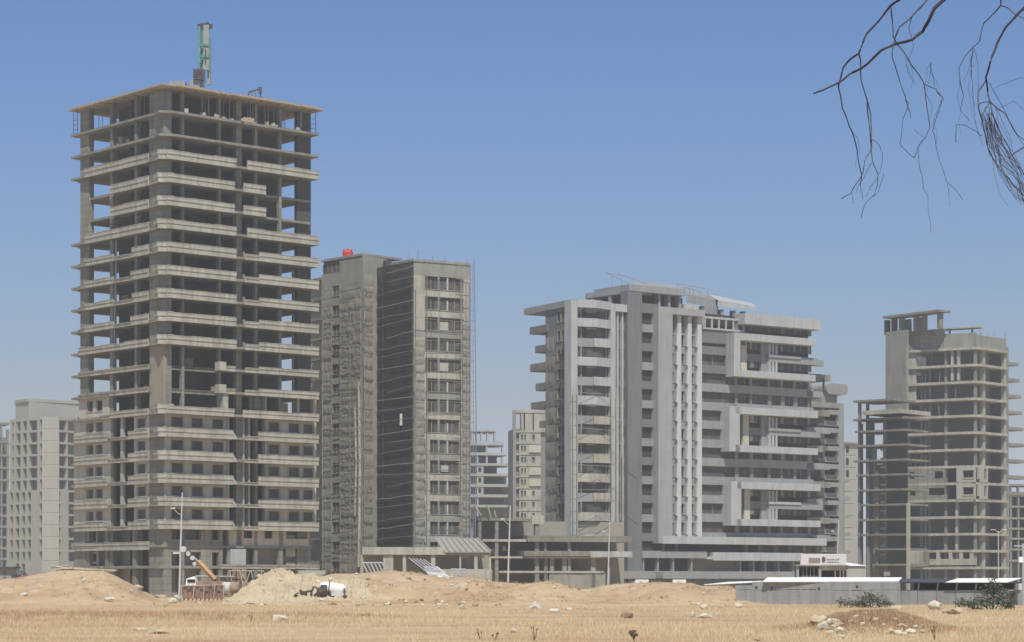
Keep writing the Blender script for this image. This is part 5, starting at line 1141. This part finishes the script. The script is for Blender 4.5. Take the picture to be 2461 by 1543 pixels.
def rock_mesh(parent, name, c, size, mat, seed, label=None, rz=None):
    r2 = random.Random(seed); bm = bmesh.new()
    for i in range(26):
        while True:
            p = Vector((r2.uniform(-1, 1), r2.uniform(-1, 1), r2.uniform(-1, 1)))
            if .35 < p.length < 1: break
        p = p.normalized() * r2.uniform(.72, 1.0); p.x = max(-.85, min(.85, p.x)); p.z = max(-.6, p.z)
        bm.verts.new(p)
    res = bmesh.ops.convex_hull(bm, input=bm.verts); bmesh.ops.delete(bm, geom=[g for g in res['geom_interior'] if isinstance(g, bmesh.types.BMVert)], context='VERTS')
    bmesh.ops.subdivide_edges(bm, edges=bm.edges[:], cuts=1, use_grid_fill=True)
    a = rz if rz is not None else r2.uniform(-.5, .5)
    for v in bm.verts:
        d = 1 + .14 * mnoise.noise((v.co.x * 2.2 + seed, v.co.y * 2.2, v.co.z * 2.2)); q = v.co * d
        v.co = Vector(((q.x * math.cos(a) - q.y * math.sin(a)) * size[0] * .5, (q.x * math.sin(a) + q.y * math.cos(a)) * size[1] * .5, q.z * size[2] * .55))
    bmesh.ops.recalc_face_normals(bm, faces=bm.faces[:])
    me = bpy.data.meshes.new(name); 
    if parent is not None:
        o = ORIG[parent.name]
        for v in bm.verts: v.co += Vector(c) - Vector(o)
    bm.to_mesh(me); bm.free(); me.materials.append(mat)
    ob = bpy.data.objects.new(name, me); COL.objects.link(ob)
    if parent is not None: ob.parent = parent
    else: ob.location = c
    return ob
site()

# ---- rubble heap and stones
def rubble():
    # the pale tipped heap is ground of its own: a sheet over the mound
    prof = [(545, 1446), (560, 1441), (575, 1424), (588, 1407), (612, 1391), (632, 1380), (650, 1372), (673, 1366), (690, 1371), (719, 1377), (760, 1379), (800, 1382), (850, 1388), (900, 1400), (960, 1428), (1000, 1446)]
    Yh = 231.; pp = np.array([p[0] for p in prof]); pz = np.array([py2z(p[1], Yh) for p in prof])
    nx, ny = 170, 46; v = []; f = []
    for j in range(ny + 1):
        for i in range(nx + 1):
            px = 540 + 470 * i / nx; y = Yh - 16 + 24 * j / ny; x = px2x(px, Yh)
            c = float(np.interp(px, pp, pz)) + .55; d = (y - Yh) / (11 if y < Yh else 6)
            h = c * max(0, 1 - abs(d)) ** .8 - .62
            if c > .3: h += min(1, c) * (.42 * mnoise.noise((x * .7, y * .7, 1)) + .30 * mnoise.noise((x * 1.9, y * 1.9, 5)) + .20 * mnoise.noise((x * 4.5, y * 4.5, 7)))
            v.append((x, y, h))
    for j in range(ny):
        for i in range(nx): a = j * (nx + 1) + i; f.append((a, a + 1, a + nx + 2, a + nx + 1))
    m = MB(); m.v = v; m.f = f; m.m = [0] * len(f)
    o = m.build('rubble_heap', RUBB); tag(o, 'pale grey tipped heap of rubble and dust', 'rubble heap', kind='structure')
    zs = np.array(v).reshape(ny + 1, nx + 1, 3)
    r2 = random.Random(17); proto = [rock_mesh(None, 'rubble_stone', (0, 0, -50), (1, .9, .7), STONE if k % 3 else CONCH, 300 + k) for k in range(6)]
    for i in range(60):
        a, b = r2.randint(4, nx - 4), r2.randint(4, int(ny * .7)); p = zs[b, a]
        if p[2] < -.45 and i >= 6: continue
        o = proto[i] if i < 6 else proto[i % 6].copy()
        if i >= 6: COL.objects.link(o)
        s = r2.choice((.15, .2, .25, .3, .35, .6)); o.scale = (s * r2.uniform(.8, 1.6), s, s); o.rotation_euler = (r2.uniform(-.4, .4), r2.uniform(-.4, .4), r2.uniform(0, 6)); o.location = (p[0], p[1], p[2] + s * .12)
        tag(o, 'pale broken stone lying on the grey rubble heap', 'stone', 'stones on the rubble heap')
rubble()
STONES = [  # bearing, foot row, width, height in photo pixels, material, label (None: one of the like stones of its spot)
 (202, 1401, 11, 12, STONE, 'small pale stone alone on the slope of the left mound'), (58, 1433, 18, 8, STONE, 'flat pale stone low on the left mound near the photo border'),
 (262, 1448, 30, 13, STONE, 'broad pale stone at the foot of the left mound'), (332, 1418, 22, 14, RUBB, 'tan boulder at the right tip of the left mound'), (317, 1428, 12, 9, STONE, 'pale stone just below the tan boulder at the tip of the left mound'),
 (336, 1516, 32, 8, STONE, 'thin pale slab half sunk in the front left grass'), (378, 1524, 58, 12, RUBB, 'wide low tan rock half sunk in the front left grass'),
 (672, 1494, 36, 20, STONE, 'rounded white boulder in the open grass left of centre'), (772, 1446, 14, 10, STONE, 'pale stone just below the overturned white tank'), (879, 1482, 24, 9, BROWNST, 'brown clod with a tuft in the grass right of the white boulder'),
 (1056, 1463, 9, 10, STONE, 'small white stone in the middle of the stony patch'), (1015, 1458, 9, 8, STONE, 'small white stone at the left end of the stony patch'), (1113, 1469, 20, 10, BROWNST, 'dark brown stone right of the stony patch'),
 (1286, 1467, 27, 23, STONE, 'blocky pale boulder with a shaded side at the foot of the middle mound'), (1332, 1473, 25, 12, STONE, 'flat pale stone right of the blocky boulder'), (1367, 1468, 17, 9, STONE, 'low pale stone under the grassy notch between the mounds'), (1408, 1468, 9, 14, RUBB, 'narrow upright tan stone below the notch between the mounds'),
 (1509, 1487, 32, 19, BROWNST, 'brown boulder with a pale top standing alone in the grass'),
 (1693, 1466, 21, 14, STONE, 'rounded pale stone behind the cracked white slab'), (1694, 1487, 40, 13, STONE, 'cracked white slab lying in the grass'), (1665, 1485, 11, 18, STONE, 'upright white stone at the left end of the cracked slab'), (1773, 1462, 26, 14, STONE, 'pale wedge of rock at the right foot of the long mound'), (1734, 1463, 16, 9, RUBB, 'tan stone left of the pale wedge of rock'), (1690, 1431, 8, 7, STONE, 'tiny white stone high on the long right mound'),
 (1234, 1523, 15, 13, STONE, 'round pale stone in the front grass near the middle'),
 (2247, 1467, 36, 24, STONE, 'large pointed pale boulder between the two bushes'), (2293, 1478, 38, 22, RUBB, 'tilted tan boulder left of the right bush'), (2153, 1468, 32, 14, RUBB, 'low pale rock right of the left bush'), (2271, 1475, 15, 12, RUBB, 'small tan stone between the pointed and the tilted boulders'),
 (412, 1424, 28, 16, STONE, 'pale lump of broken concrete left of the lamp post by the crane'), (384, 1437, 34, 8, RUBB, 'long low tan block at the foot of the tallest tower left of the crane'), (426, 1440, 22, 10, STONE, 'pale block at the foot of the lamp post by the crane'), (556, 1447, 24, 10, STONE, 'pale lump right of the rusty formwork panels'), (580, 1450, 18, 9, BROWNST, 'dark clod at the foot of the rubble heap'), (610, 1452, 40, 7, RUBB, 'flat slab at the front foot of the rubble heap'),
 (1822, 1543, 16, 8, BROWNST, 'dark stone cut by the bottom edge of the photo')]
HILL = [(1964, 1508, 26, 20), (1979, 1495, 20, 12), (1981, 1518, 22, 17), (2016, 1512, 24, 12), (2019, 1526, 22, 14), (1995, 1503, 18, 12), (2002, 1520, 16, 14), (2060, 1494, 16, 9), (2104, 1498, 12, 8), (2142, 1526, 16, 12), (2175, 1530, 16, 8), (2189, 1524, 24, 9), (2153, 1501, 14, 8), (2082, 1482, 14, 7), (2014, 1538, 28, 9), (2170, 1516, 18, 10), (2033, 1483, 10, 6), (2192, 1500, 10, 6), (1958, 1496, 12, 10), (2052, 1525, 9, 6), (1972, 1502, 22, 16), (1990, 1513, 20, 14), (2008, 1505, 22, 12), (1998, 1528, 16, 10), (2026, 1522, 14, 10), (2075, 1508, 12, 8), (2122, 1512, 12, 8), (2130, 1528, 14, 9), (2160, 1528, 18, 10), (2200, 1515, 12, 8), (2218, 1524, 14, 7), (2045, 1502, 10, 7), (2098, 1520, 9, 6), (1950, 1506, 14, 12)]
def stones():
    k = 0
    for px, py, w, h, mat, lb in STONES + [(a, b, c, d, STONE if i % 3 else RUBB, None) for i, (a, b, c, d) in enumerate(HILL)]:
        k += 1; Y = find_Y(px, py - 1) or 230
        s = Y / F; x = px2x(px, Y); z = ground_z(x, Y)
        g = 1 if lb else 1.25; o = rock_mesh(None, 'boulder' if lb else 'stone', (x, Y + .1, z + h * s * (.36 if lb else .6)), (w * s * 1.2 * g, w * s * g, h * s * 1.15 * g), mat, 40 + k)
        if lb: tag(o, lb, 'boulder')
        else: tag(o, 'pale angular stone among the rubble on the low front right hillock', 'stone', 'stones on the front right hillock')
    r2 = random.Random(23); protos = [rock_mesh(None, 'field_stone', (0, 0, -50), (1, 1, .8), (STONE, RUBB, BROWNST)[q % 3], 500 + q) for q in range(6)]
    n = 0
    while n < 170:
        px = r2.uniform(0, 1800) if r2.random() > .5 else r2.uniform(850, 1250); Y = r2.uniform(200, 240); x = px2x(px, Y)
        o = protos[n] if n < 6 else protos[n % 6].copy()
        if n >= 6: COL.objects.link(o)
        s = r2.choice((.12, .15, .2, .25, .32, .42)); o.scale = (s * r2.uniform(.8, 1.6), s, s); o.rotation_euler = (0, 0, r2.uniform(0, 6)); o.location = (x, Y, ground_z(x, Y) + s * .2)
        tag(o, 'small stone scattered over the straw coloured earth mounds', 'stone', 'small stones scattered on the mounds'); n += 1
stones()

# ---- bushes
def bush(name, label, px, py, wpx, hpx, seed, blobs):
    Y = find_Y(px, py, 150) or 190; s = Y / F; x0 = px2x(px, Y); z0 = ground_z(x0, Y); t = thing(name, label, 'bush', (x0, Y, z0)); r2 = random.Random(seed)
    m = MB(); st = MB()
    for bx, bz, rw, rh in blobs:      # photo pixels about the foot of the bush
        c = Vector((x0 + bx * s, Y + r2.uniform(-.4, .4), z0 + bz * s))
        st.tube([(x0 + bx * s * .3, Y, z0 - .05), c], [.04, .015], 5)
        for k in range(int(26 * rw * rh / 120) + 30):
            d = Vector((r2.gauss(0, .5), r2.gauss(0, .5), r2.gauss(0, .5))); p = c + Vector((d.x * rw * s * 1.2, d.y * rw * s, d.z * rh * s * 1.15))
            if p.z < z0: continue
            for q in range(4):
                a = r2.uniform(0, 6.28); l = r2.uniform(.07, .17); u = Vector((math.cos(a), math.sin(a), r2.uniform(-.5, .9))).normalized() * l; w = u.cross(Vector((r2.uniform(-1, 1), r2.uniform(-1, 1), r2.uniform(-1, 1)))).normalized() * l * .4
                pp = p + Vector((r2.uniform(-.1, .1), r2.uniform(-.1, .1), r2.uniform(-.08, .08))); n = len(m.v); m.v += [tuple(pp - w * .3), tuple(pp + u * .5 - w), tuple(pp + u), tuple(pp + u * .5 + w)]; m.f.append((n, n + 1, n + 2, n + 3)); m.m.append(0)
    m.build('foliage', LEAF, t); st.build('stem', BARK, t)
bush('bush', 'dark green bush with a trailing left side in front of the block wall', 2095, 1460, 110, 40, 1, [(-72, 12, 11, 10), (-50, 10, 15, 8), (-20, 14, 18, 10), (5, 20, 20, 13), (-8, 25, 12, 10), (22, 12, 18, 10), (-30, 8, 18, 7), (38, 8, 10, 7)])
bush('bush', 'taller dark green bush at the right in front of the open shed', 2385, 1479, 130, 75, 2, [(-72, 16, 14, 10), (-50, 12, 16, 10), (-25, 18, 20, 13), (0, 24, 24, 18), (8, 48, 18, 14), (22, 34, 18, 14), (34, 14, 18, 12), (2, 62, 9, 14), (-12, 42, 12, 9), (45, 8, 8, 6)])

# ---- bare tree whose branches hang into the top right corner
def tree():
    Yt = 14.; X0, Y0 = 6.2, 14.6; t = thing('bare_tree', 'leafless tree whose thin branches hang into the top right corner', 'tree', (X0, Y0, 0)); r2 = random.Random(31)
    def W(p, dy=0): px, py = 1920 + p[0] / 2.7, p[1] / 2.7; Y = Yt + dy; return Vector((px2x(px, Y), Y, py2z(py, Y)))
    sc = Yt / F / 2.7
    def br(pts, r0, r1, dy=0., nm='branch'):
        P = [W(p, dy + .18 * mnoise.noise((p[0] * .01, p[1] * .006, dy * 9))) for p in pts]; n = len(P)
        Q, Rr = [], []
        for i in range(n - 1):
            for k in range(3):
                u = k / 3; q = P[i].lerp(P[i + 1], u); q += Vector((mnoise.noise(q * 9), mnoise.noise(q * 9 + Vector((5, 0, 0))), mnoise.noise(q * 9 + Vector((0, 7, 0))))) * .012 if 0 < i + k else Vector()
                Q.append(q); w = (i + u) / (n - 1); Rr.append((r0 + (r1 - r0) * w) * sc * (1 + .12 * r2.uniform(-1, 1)))
        Q.append(P[-1]); Rr.append(r1 * sc); return MB().tube(Q, Rr, 6).build(nm, BARK if nm == 'branch' else TWIG, t, smooth=True)
    trunk = MB().tube([(X0, Y0, -.3), (X0 + .05, Y0, 1.2), (X0 - .1, Y0, 2.8), (X0 - .25, Y0 + .1, 4.6), (X0 - .1, Y0 + .1, 6.2)], [.22, .17, .15, .12, .06], 10).build('trunk', BARK, t, smooth=True)
    a = W((1000, -90)); MB().tube([(X0 - .25, Y0 + .1, 4.6), (5.0, 14.4, 6.1), (4.0, 14.1, 6.4), (3.2, 14.0, 6.0), a, W((940, 0))], [.07, .055, .045, .034, .020, .0115], 8).build('branch', BARK, t, smooth=True)
    MB().tube([(3.6, 14.05, 6.25), W((760, -110)), W((650, 0))], [.02, .012, .0075], 6).build('branch', BARK, t, smooth=True)
    MB().tube([(3.4, 14.02, 6.12), W((900, -80)), W((830, 0))], [.016, .010, .006], 6).build('branch', BARK, t, smooth=True)
    MB().tube([(X0 - .2, Y0 + .1, 4.2), (4.6, 14.3, 5.3), (3.5, 14.05, 5.25), W((1480, 30))], [.05, .035, .018, .010], 6).build('branch', BARK, t, smooth=True)
    MB().tube([(4.2, 14.2, 5.35), (3.5, 14.1, 5.6), W((1310, 0))], [.016, .010, .005], 6).build('branch', BARK, t, smooth=True)
    br([(940, 0), (880, 60), (840, 140), (800, 205), (735, 250), (620, 290), (540, 335), (400, 445), (340, 480), (270, 525), (180, 575), (95, 607)], 13, 4.5)
    br([(650, 0), (590, 45), (465, 190), (410, 275), (385, 345), (310, 415), (290, 460), (272, 510), (258, 560), (270, 640), (300, 730), (345, 860), (370, 970), (405, 1140), (395, 1170), (340, 1255), (275, 1290)], 8, 2.4, .25)
    tw = [([(345, 1255), (352, 1325)], 2.4, 1.6, .25), ([(385, 345), (400, 400), (403, 520), (440, 640), (452, 760), (460, 880), (465, 985), (430, 1050), (405, 1150), (405, 1230), (415, 1295)], 5.5, 1.8, .25),
        ([(440, 640), (470, 740), (465, 900), (470, 985), (482, 1040), (510, 1130), (505, 1200), (490, 1265), (430, 1320), (405, 1415)], 4, 1.8, .25), ([(465, 900), (520, 940), (548, 1000), (545, 1060), (520, 1130)], 2.4, 1.5, .25), ([(482, 1050), (430, 1130), (370, 1250)], 2.4, 1.5, .25), ([(552, 1125), (510, 1250), (480, 1280)], 1.9, 1.4, .25), ([(500, 1160), (460, 1210), (436, 1275)], 1.9, 1.4, .25),
        ([(830, 0), (735, 105), (660, 180), (620, 250), (608, 290), (612, 380), (650, 510), (690, 620), (705, 690), (680, 770), (655, 940), (750, 1025)], 6, 1.8, -.2), ([(705, 690), (728, 765)], 3, 1.6, -.2), ([(735, 105), (715, 180), (735, 270)], 4, 2, -.2), ([(690, 650), (712, 668), (705, 700)], 3, 2, -.2),
        ([(600, 40), (603, 150), (615, 240), (640, 290), (700, 370), (810, 540), (820, 600), (825, 690), (855, 820), (830, 890), (770, 970), (750, 1025)], 5, 2.4, .1), ([(775, 970), (780, 1050), (800, 1130), (805, 1215), (835, 1270), (850, 1400), (856, 1512)], 2.2, 1.3, .1), ([(810, 545), (890, 575), (930, 640), (905, 720), (870, 850), (890, 970), (960, 1170), (1062, 1298)], 3.4, 1.6, .1), ([(965, 1190), (975, 1340)], 1.7, 1.2, .1), ([(890, 575), (915, 620), (940, 650)], 3, 2, .1), ([(855, 410), (865, 460), (880, 560)], 1.8, 1.4, .1), ([(745, 840), (810, 890)], 1.6, 1.3, .1),
        ([(1310, 0), (1310, 35), (1200, 145), (1165, 270), (1125, 305), (1075, 380), (1040, 440), (1040, 520), (1065, 610), (1050, 720), (1110, 790)], 5, 1.6, .3), ([(1310, 35), (1360, 60), (1400, 95), (1480, 130)], 4, 2.2, .3), ([(1130, 305), (1120, 420), (1115, 500), (1130, 640), (1140, 820), (1190, 940)], 2.2, 1.4, .3), ([(1135, 310), (1160, 420), (1165, 600)], 2, 1.4, .3), ([(1130, 305), (1115, 420), (1090, 470), (1075, 520)], 2, 1.3, .3),
        ([(1210, 525), (1170, 590), (1168, 690), (1190, 790), (1215, 920), (1260, 1030), (1330, 1130), (1420, 1230), (1480, 1290)], 5, 3, -.1), ([(1225, 590), (1240, 660), (1290, 710), (1340, 745), (1400, 850), (1480, 920)], 5, 3, -.1), ([(1240, 660), (1250, 740), (1300, 850), (1350, 940), (1440, 1100), (1480, 1180)], 4, 2, -.1), ([(1240, 660), (1180, 670), (1168, 720)], 4, 3, -.1), ([(1240, 660), (1200, 745), (1215, 800)], 4, 2, -.1), ([(1020, 925), (1025, 805), (1085, 815), (1160, 860), (1190, 880)], 2.4, 2, 0), ([(1480, 500), (1430, 505), (1340, 550), (1275, 570)], 1.6, 1.2, 0), ([(1480, 720), (1400, 660), (1330, 690), (1280, 705)], 1.6, 1.2, 0), ([(1240, 540), (1290, 640), (1350, 750), (1390, 840), (1480, 960)], 2.4, 1.6, .1), ([(1480, 940), (1410, 990), (1360, 1030)], 4, 3, -.1)]
    for p, a, b, dy in tw: br(p, a, b, dy, 'twig')
    br([(1480, 30), (1410, 95), (1340, 180), (1280, 290), (1240, 410), (1210, 500), (1225, 590)], 9.5, 5.5, -.1)
    for i in range(34):      # the tangle of twigs on the right
        x, y = 1190 + r2.uniform(-10, 90), r2.uniform(690, 820); pts = [(x, y)]; sp = r2.uniform(-.1, .35)
        for k in range(r2.randint(4, 7)): x += r2.uniform(15, 75) * (.5 + (k * .22)); y += r2.uniform(55, 130); pts.append((min(x, 1500 + r2.uniform(0, 30)), y))
        br(pts, r2.uniform(1.3, 2.4), .9, r2.uniform(-.25, .25), 'twig')
    for i in range(12):      # faint hanging twiglets
        x, y = r2.choice(((640, 300), (700, 370), (820, 600), (930, 640), (440, 640), (350, 860), (1130, 420), (1165, 270), (1040, 520), (860, 400), (735, 250), (905, 720))); pts = [(x, y)]
        for k in range(r2.randint(3, 5)): x += r2.uniform(-32, 36); y += r2.uniform(40, 90); pts.append((x, y))
        br(pts, 1.5, .8, r2.uniform(-.1, .3), 'twig')
    for i in range(8):
        x, y = r2.uniform(1400, 1470), r2.uniform(1080, 1230); br([(x, y), (x + r2.uniform(0, 20), y + 60), (x + r2.uniform(20, 70), y + 130)], 2, 1.2, 0, 'twig')
tree()

# ---- dry grass and tall weeds
def grass():
    r = np.random.default_rng(5); N = 300000
    u = r.random(N); Y = 57 * (235 / 57) ** u; X = (r.random(N) - .5) * (2461 / F) * Y * 1.12
    cl = np.array([mnoise.noise((x * .09, y * .05, 8.)) + .8 * mnoise.noise((x * .5, y * .35, 2.)) for x, y in zip(X, Y)])
    keep = r.random(N) < np.clip(.50 + .75 * cl, .06, 1); X, Y, cl = X[keep], Y[keep], cl[keep]
    N = len(X); Z = np.array([ground_z(x, y) for x, y in zip(X, Y)])
    hill = (Z > .35) & (Y > 150); knoll = (Z > .25) & (Y < 100)
    h = (r.uniform(.04, .14, N) + .10 * np.clip(cl, 0, 1) + .16 * (r.random(N) > .985)) * np.where(hill, .55, 1) * np.where(knoll, 1.5, 1); w = r.uniform(.004, .011, N) * (Y / 70) ** .7
    a = r.random(N) * 6.283; lean = r.normal(0, .35, N) * h; la = r.random(N) * 6.283
    V = np.zeros((N, 3, 3)); dx, dy = np.cos(a) * w, np.sin(a) * w
    V[:, 0] = np.stack([X - dx, Y - dy, Z - .02], 1); V[:, 1] = np.stack([X + dx, Y + dy, Z - .02], 1); V[:, 2] = np.stack([X + np.cos(la) * lean, Y + np.sin(la) * lean, Z + h], 1)
    me = bpy.data.meshes.new('dry_grass'); me.vertices.add(3 * N); me.vertices.foreach_set('co', V.reshape(-1)); me.loops.add(3 * N); me.loops.foreach_set('vertex_index', np.arange(3 * N)); me.polygons.add(N); me.polygons.foreach_set('loop_start', np.arange(N) * 3); me.update(); me.validate()
    m, nt, b, _ = nodes_of('dry_grass_blade'); b.inputs['Roughness'].default_value = .9; b.inputs['Specular IOR Level'].default_value = .1
    g = nt.nodes.new('ShaderNodeNewGeometry'); n1 = ramp(nt, noise(nt, coords(nt, (.05, .09, .3)), 1.6, 6, .62), .42, .66)
    c1 = mix(nt, g.outputs['Random Per Island'], (.62, .485, .285), (.70, .57, .355)); c2 = mix(nt, g.outputs['Random Per Island'], (.50, .345, .20), (.60, .445, .27))
    sp = nt.nodes.new('ShaderNodeSeparateXYZ'); tc = nt.nodes.new('ShaderNodeTexCoord'); nt.links.new(tc.outputs['Object'], sp.inputs[0])
    nt.links.new(mix(nt, ramp(nt, sp.outputs['Z'], .2, .5, 0, .65), mix(nt, n1, c1, c2), (.46, .30, .17)), b.inputs['Base Color']); me.materials.append(m)
    o = bpy.data.objects.new('dry_grass', me); COL.objects.link(o); tag(o, 'short straw coloured dry grass covering the field', 'grass', kind='stuff')
    # low brown scrub on the earth mounds, far too much of it to count
    M = 5200; rr = np.random.default_rng(12); vs, fs = [], []
    while M:
        x = rr.uniform(-55, 36); y = rr.uniform(205, 243); z = ground_z(x, y)
        if z < -.25 or mnoise.noise((x * .16, y * .2, 31)) < rr.uniform(-.25, .55): M -= 1; continue
        M -= 1
        for q in range(7):
            a = rr.uniform(0, 6.28); l = rr.uniform(.08, .30); w = rr.uniform(.015, .05); n = len(vs); ox, oy = x + rr.normal(0, .14), y + rr.normal(0, .14)
            vs += [(ox - w * math.cos(a), oy - w * math.sin(a), z - .03), (ox + w * math.cos(a), oy + w * math.sin(a), z - .03), (ox + rr.normal(0, .12), oy + rr.normal(0, .12), z + l)]; fs.append((n, n + 1, n + 2))
    hx, hy = px2x(2090, 76), 76
    for i in range(52000):      # the browner weeds on the front right hillock and in a band across the left of the field
        if i < 26000: x, y = hx + rr.normal(0, 1.2), hy + rr.normal(0, 1.7); l = rr.uniform(.05, .2)
        else: x = rr.uniform(-30, -5); y = 103 + 5 * mnoise.noise((x * .12, 7, 7)) + rr.normal(0, 4.0); l = rr.uniform(.06, .30); 
        if mnoise.noise((x * .9, y * .6, 3)) < -.22 or (i >= 26000 and rr.random() < (x + 24) / 22): continue
        z = ground_z(x, y); a = rr.uniform(0, 6.28); w = rr.uniform(.006, .018); n = len(vs)
        vs += [(x - w * math.cos(a), y - w * math.sin(a), z - .03), (x + w * math.cos(a), y + w * math.sin(a), z - .03), (x + rr.normal(0, .06), y + rr.normal(0, .06), z + l)]; fs.append((n, n + 1, n + 2))
    mb = MB(); mb.v = vs; mb.f = fs; mb.m = [0] * len(fs)
    tag(mb.build('dry_scrub', plain('dry_scrub_blade', (.46, .315, .18), .9, 0, .35, .6)), 'low brown scrub growing over the earth mounds and the stony hillock', 'scrub', kind='stuff')
    r2 = random.Random(8); DW = plain('dry_weed', (.13, .085, .05), .9, 0, .3)
    for px, py, h, lb in ((1155, 1540, 24, 'thin dry weed stalks at the bottom edge below the netted block'), (1284, 1541, 40, 'tall single dry stalk in the front grass left of centre'), (1523, 1543, 24, 'dark curled dry thistle at the bottom edge near the middle'), (2247, 1541, 34, 'dry weed stalks right of the stony front right hillock'), (604, 1496, 22, 'dark dry weed stalks in the grass left of the white boulder'), (1190, 1540, 16, 'short dry weed at the bottom edge right of the thin stalks')):
        Y = find_Y(px, py) or 63; x = px2x(px, Y); z = ground_z(x, Y); s = Y / F; m = MB()
        for k in range(5):
            e = Vector((x + r2.uniform(-8, 8) * s, Y + r2.uniform(-.1, .1), z + h * s * r2.uniform(.6, 1.1))); m.tube([(x + r2.uniform(-2, 2) * s, Y, z - .03), e], [.007, .004], 4)
            if px == 1523: m.box(tuple(e), (.10, .10, .07), k, 0, k)
            else: m.box(tuple(e), (.022, .022, .05), k)
        tag(m.build('dry_weed', DW, None, (x, Y, z)), lb, 'weed')
grass()

# ---------------------------------------------------------------- air, light, camera
def world():
    SUN_EL, SUN_AZ = 58.0, 7.0     # the sun stands high behind the camera, a touch to the right
    w = bpy.data.worlds.new('World'); scene.world = w; w.use_nodes = True; nt = w.node_tree; nt.nodes.clear()
    out = nt.nodes.new('ShaderNodeOutputWorld'); bg = nt.nodes.new('ShaderNodeBackground'); sk = nt.nodes.new('ShaderNodeTexSky'); sk.sky_type = 'NISHITA'; sk.sun_disc = False
    sk.sun_elevation = R_(SUN_EL); sk.sun_rotation = R_(180 - SUN_AZ); sk.altitude = 700; sk.air_density = 1.5; sk.dust_density = .8; sk.ozone_density = 1.0
    bg.inputs['Strength'].default_value = SKY_STR
    sep = nt.nodes.new('ShaderNodeSeparateColor'); cmb = nt.nodes.new('ShaderNodeCombineColor')
    nt.links.new(sk.outputs[0], sep.inputs[0])      # a deeper, more violet blue overhead than the plain model gives
    for i, (tint, pw, gain) in enumerate(((.92, 1.60, 1.08), (.95, 1.37, .94), (1.12, 1.5, 1.15))):
        a = nt.nodes.new('ShaderNodeMath'); a.operation = 'MULTIPLY'; a.inputs[1].default_value = tint * .1; nt.links.new(sep.outputs[i], a.inputs[0])
        b_ = nt.nodes.new('ShaderNodeMath'); b_.operation = 'POWER'; b_.inputs[1].default_value = pw; nt.links.new(a.outputs[0], b_.inputs[0])
        c_ = nt.nodes.new('ShaderNodeMath'); c_.operation = 'MULTIPLY'; c_.inputs[1].default_value = gain * 10; nt.links.new(b_.outputs[0], c_.inputs[0]); chan = c_.outputs[0]
        if i == 0: red = chan
        else:      # keeps the lowest degrees of the sky dusty blue-grey instead of orange
            k = nt.nodes.new('ShaderNodeMath'); k.operation = 'MULTIPLY'; k.inputs[1].default_value = (0, 1.13, 1.32)[i]; nt.links.new(red, k.inputs[0])
            x = nt.nodes.new('ShaderNodeMath'); x.operation = 'MAXIMUM'; nt.links.new(chan, x.inputs[0]); nt.links.new(k.outputs[0], x.inputs[1]); chan = x.outputs[0]
        nt.links.new(chan, cmb.inputs[i])
    nt.links.new(cmb.outputs[0], bg.inputs[0]); nt.links.new(bg.outputs[0], out.inputs[0])
    l = bpy.data.lights.new('sun', 'SUN'); l.energy = SUN_STR; l.angle = R_(.53); l.color = (1, .96, .87); o = bpy.data.objects.new('sun', l); COL.objects.link(o); o.rotation_euler = (R_(90 - SUN_EL), 0, R_(SUN_AZ)); o.location = (0, -50, 120)
    if HAZE:
        m = bpy.data.materials.new('haze_air'); m.use_nodes = True; nt = m.node_tree; nt.nodes.clear(); out = nt.nodes.new('ShaderNodeOutputMaterial'); v = nt.nodes.new('ShaderNodeVolumePrincipled')
        v.inputs['Color'].default_value = (.90, .86, .75, 1); v.inputs['Density'].default_value = HAZE; v.inputs['Anisotropy'].default_value = .25; nt.links.new(v.outputs[0], out.inputs['Volume'])
        b = MB().box((0, 330, 44), (640, 960, 94)).build('haze', m); tag(b, 'thin dusty air over the building site', 'haze', kind='stuff')
    c = bpy.data.cameras.new('camera'); c.sensor_width = 36; c.lens = 36 * F / 2461; c.shift_y = (HY - 1543 / 2) / 2461; c.clip_end = 12000; c.clip_start = .1
    o = bpy.data.objects.new('camera', c); COL.objects.link(o); o.location = (0, 0, CH); o.rotation_euler = (R_(90), 0, 0); scene.camera = o
    vs = scene.view_settings; vs.view_transform = 'Standard'; vs.look = 'None'; vs.gamma = 1; vs.exposure = EXPO; vs.use_curve_mapping = False
    scene.cycles.max_bounces = 6; scene.cycles.transparent_max_bounces = 12; scene.cycles.volume_bounces = 0
SKY_STR, SUN_STR, EXPO, HAZE = .10, 4.9, 0.0, .0006
world()
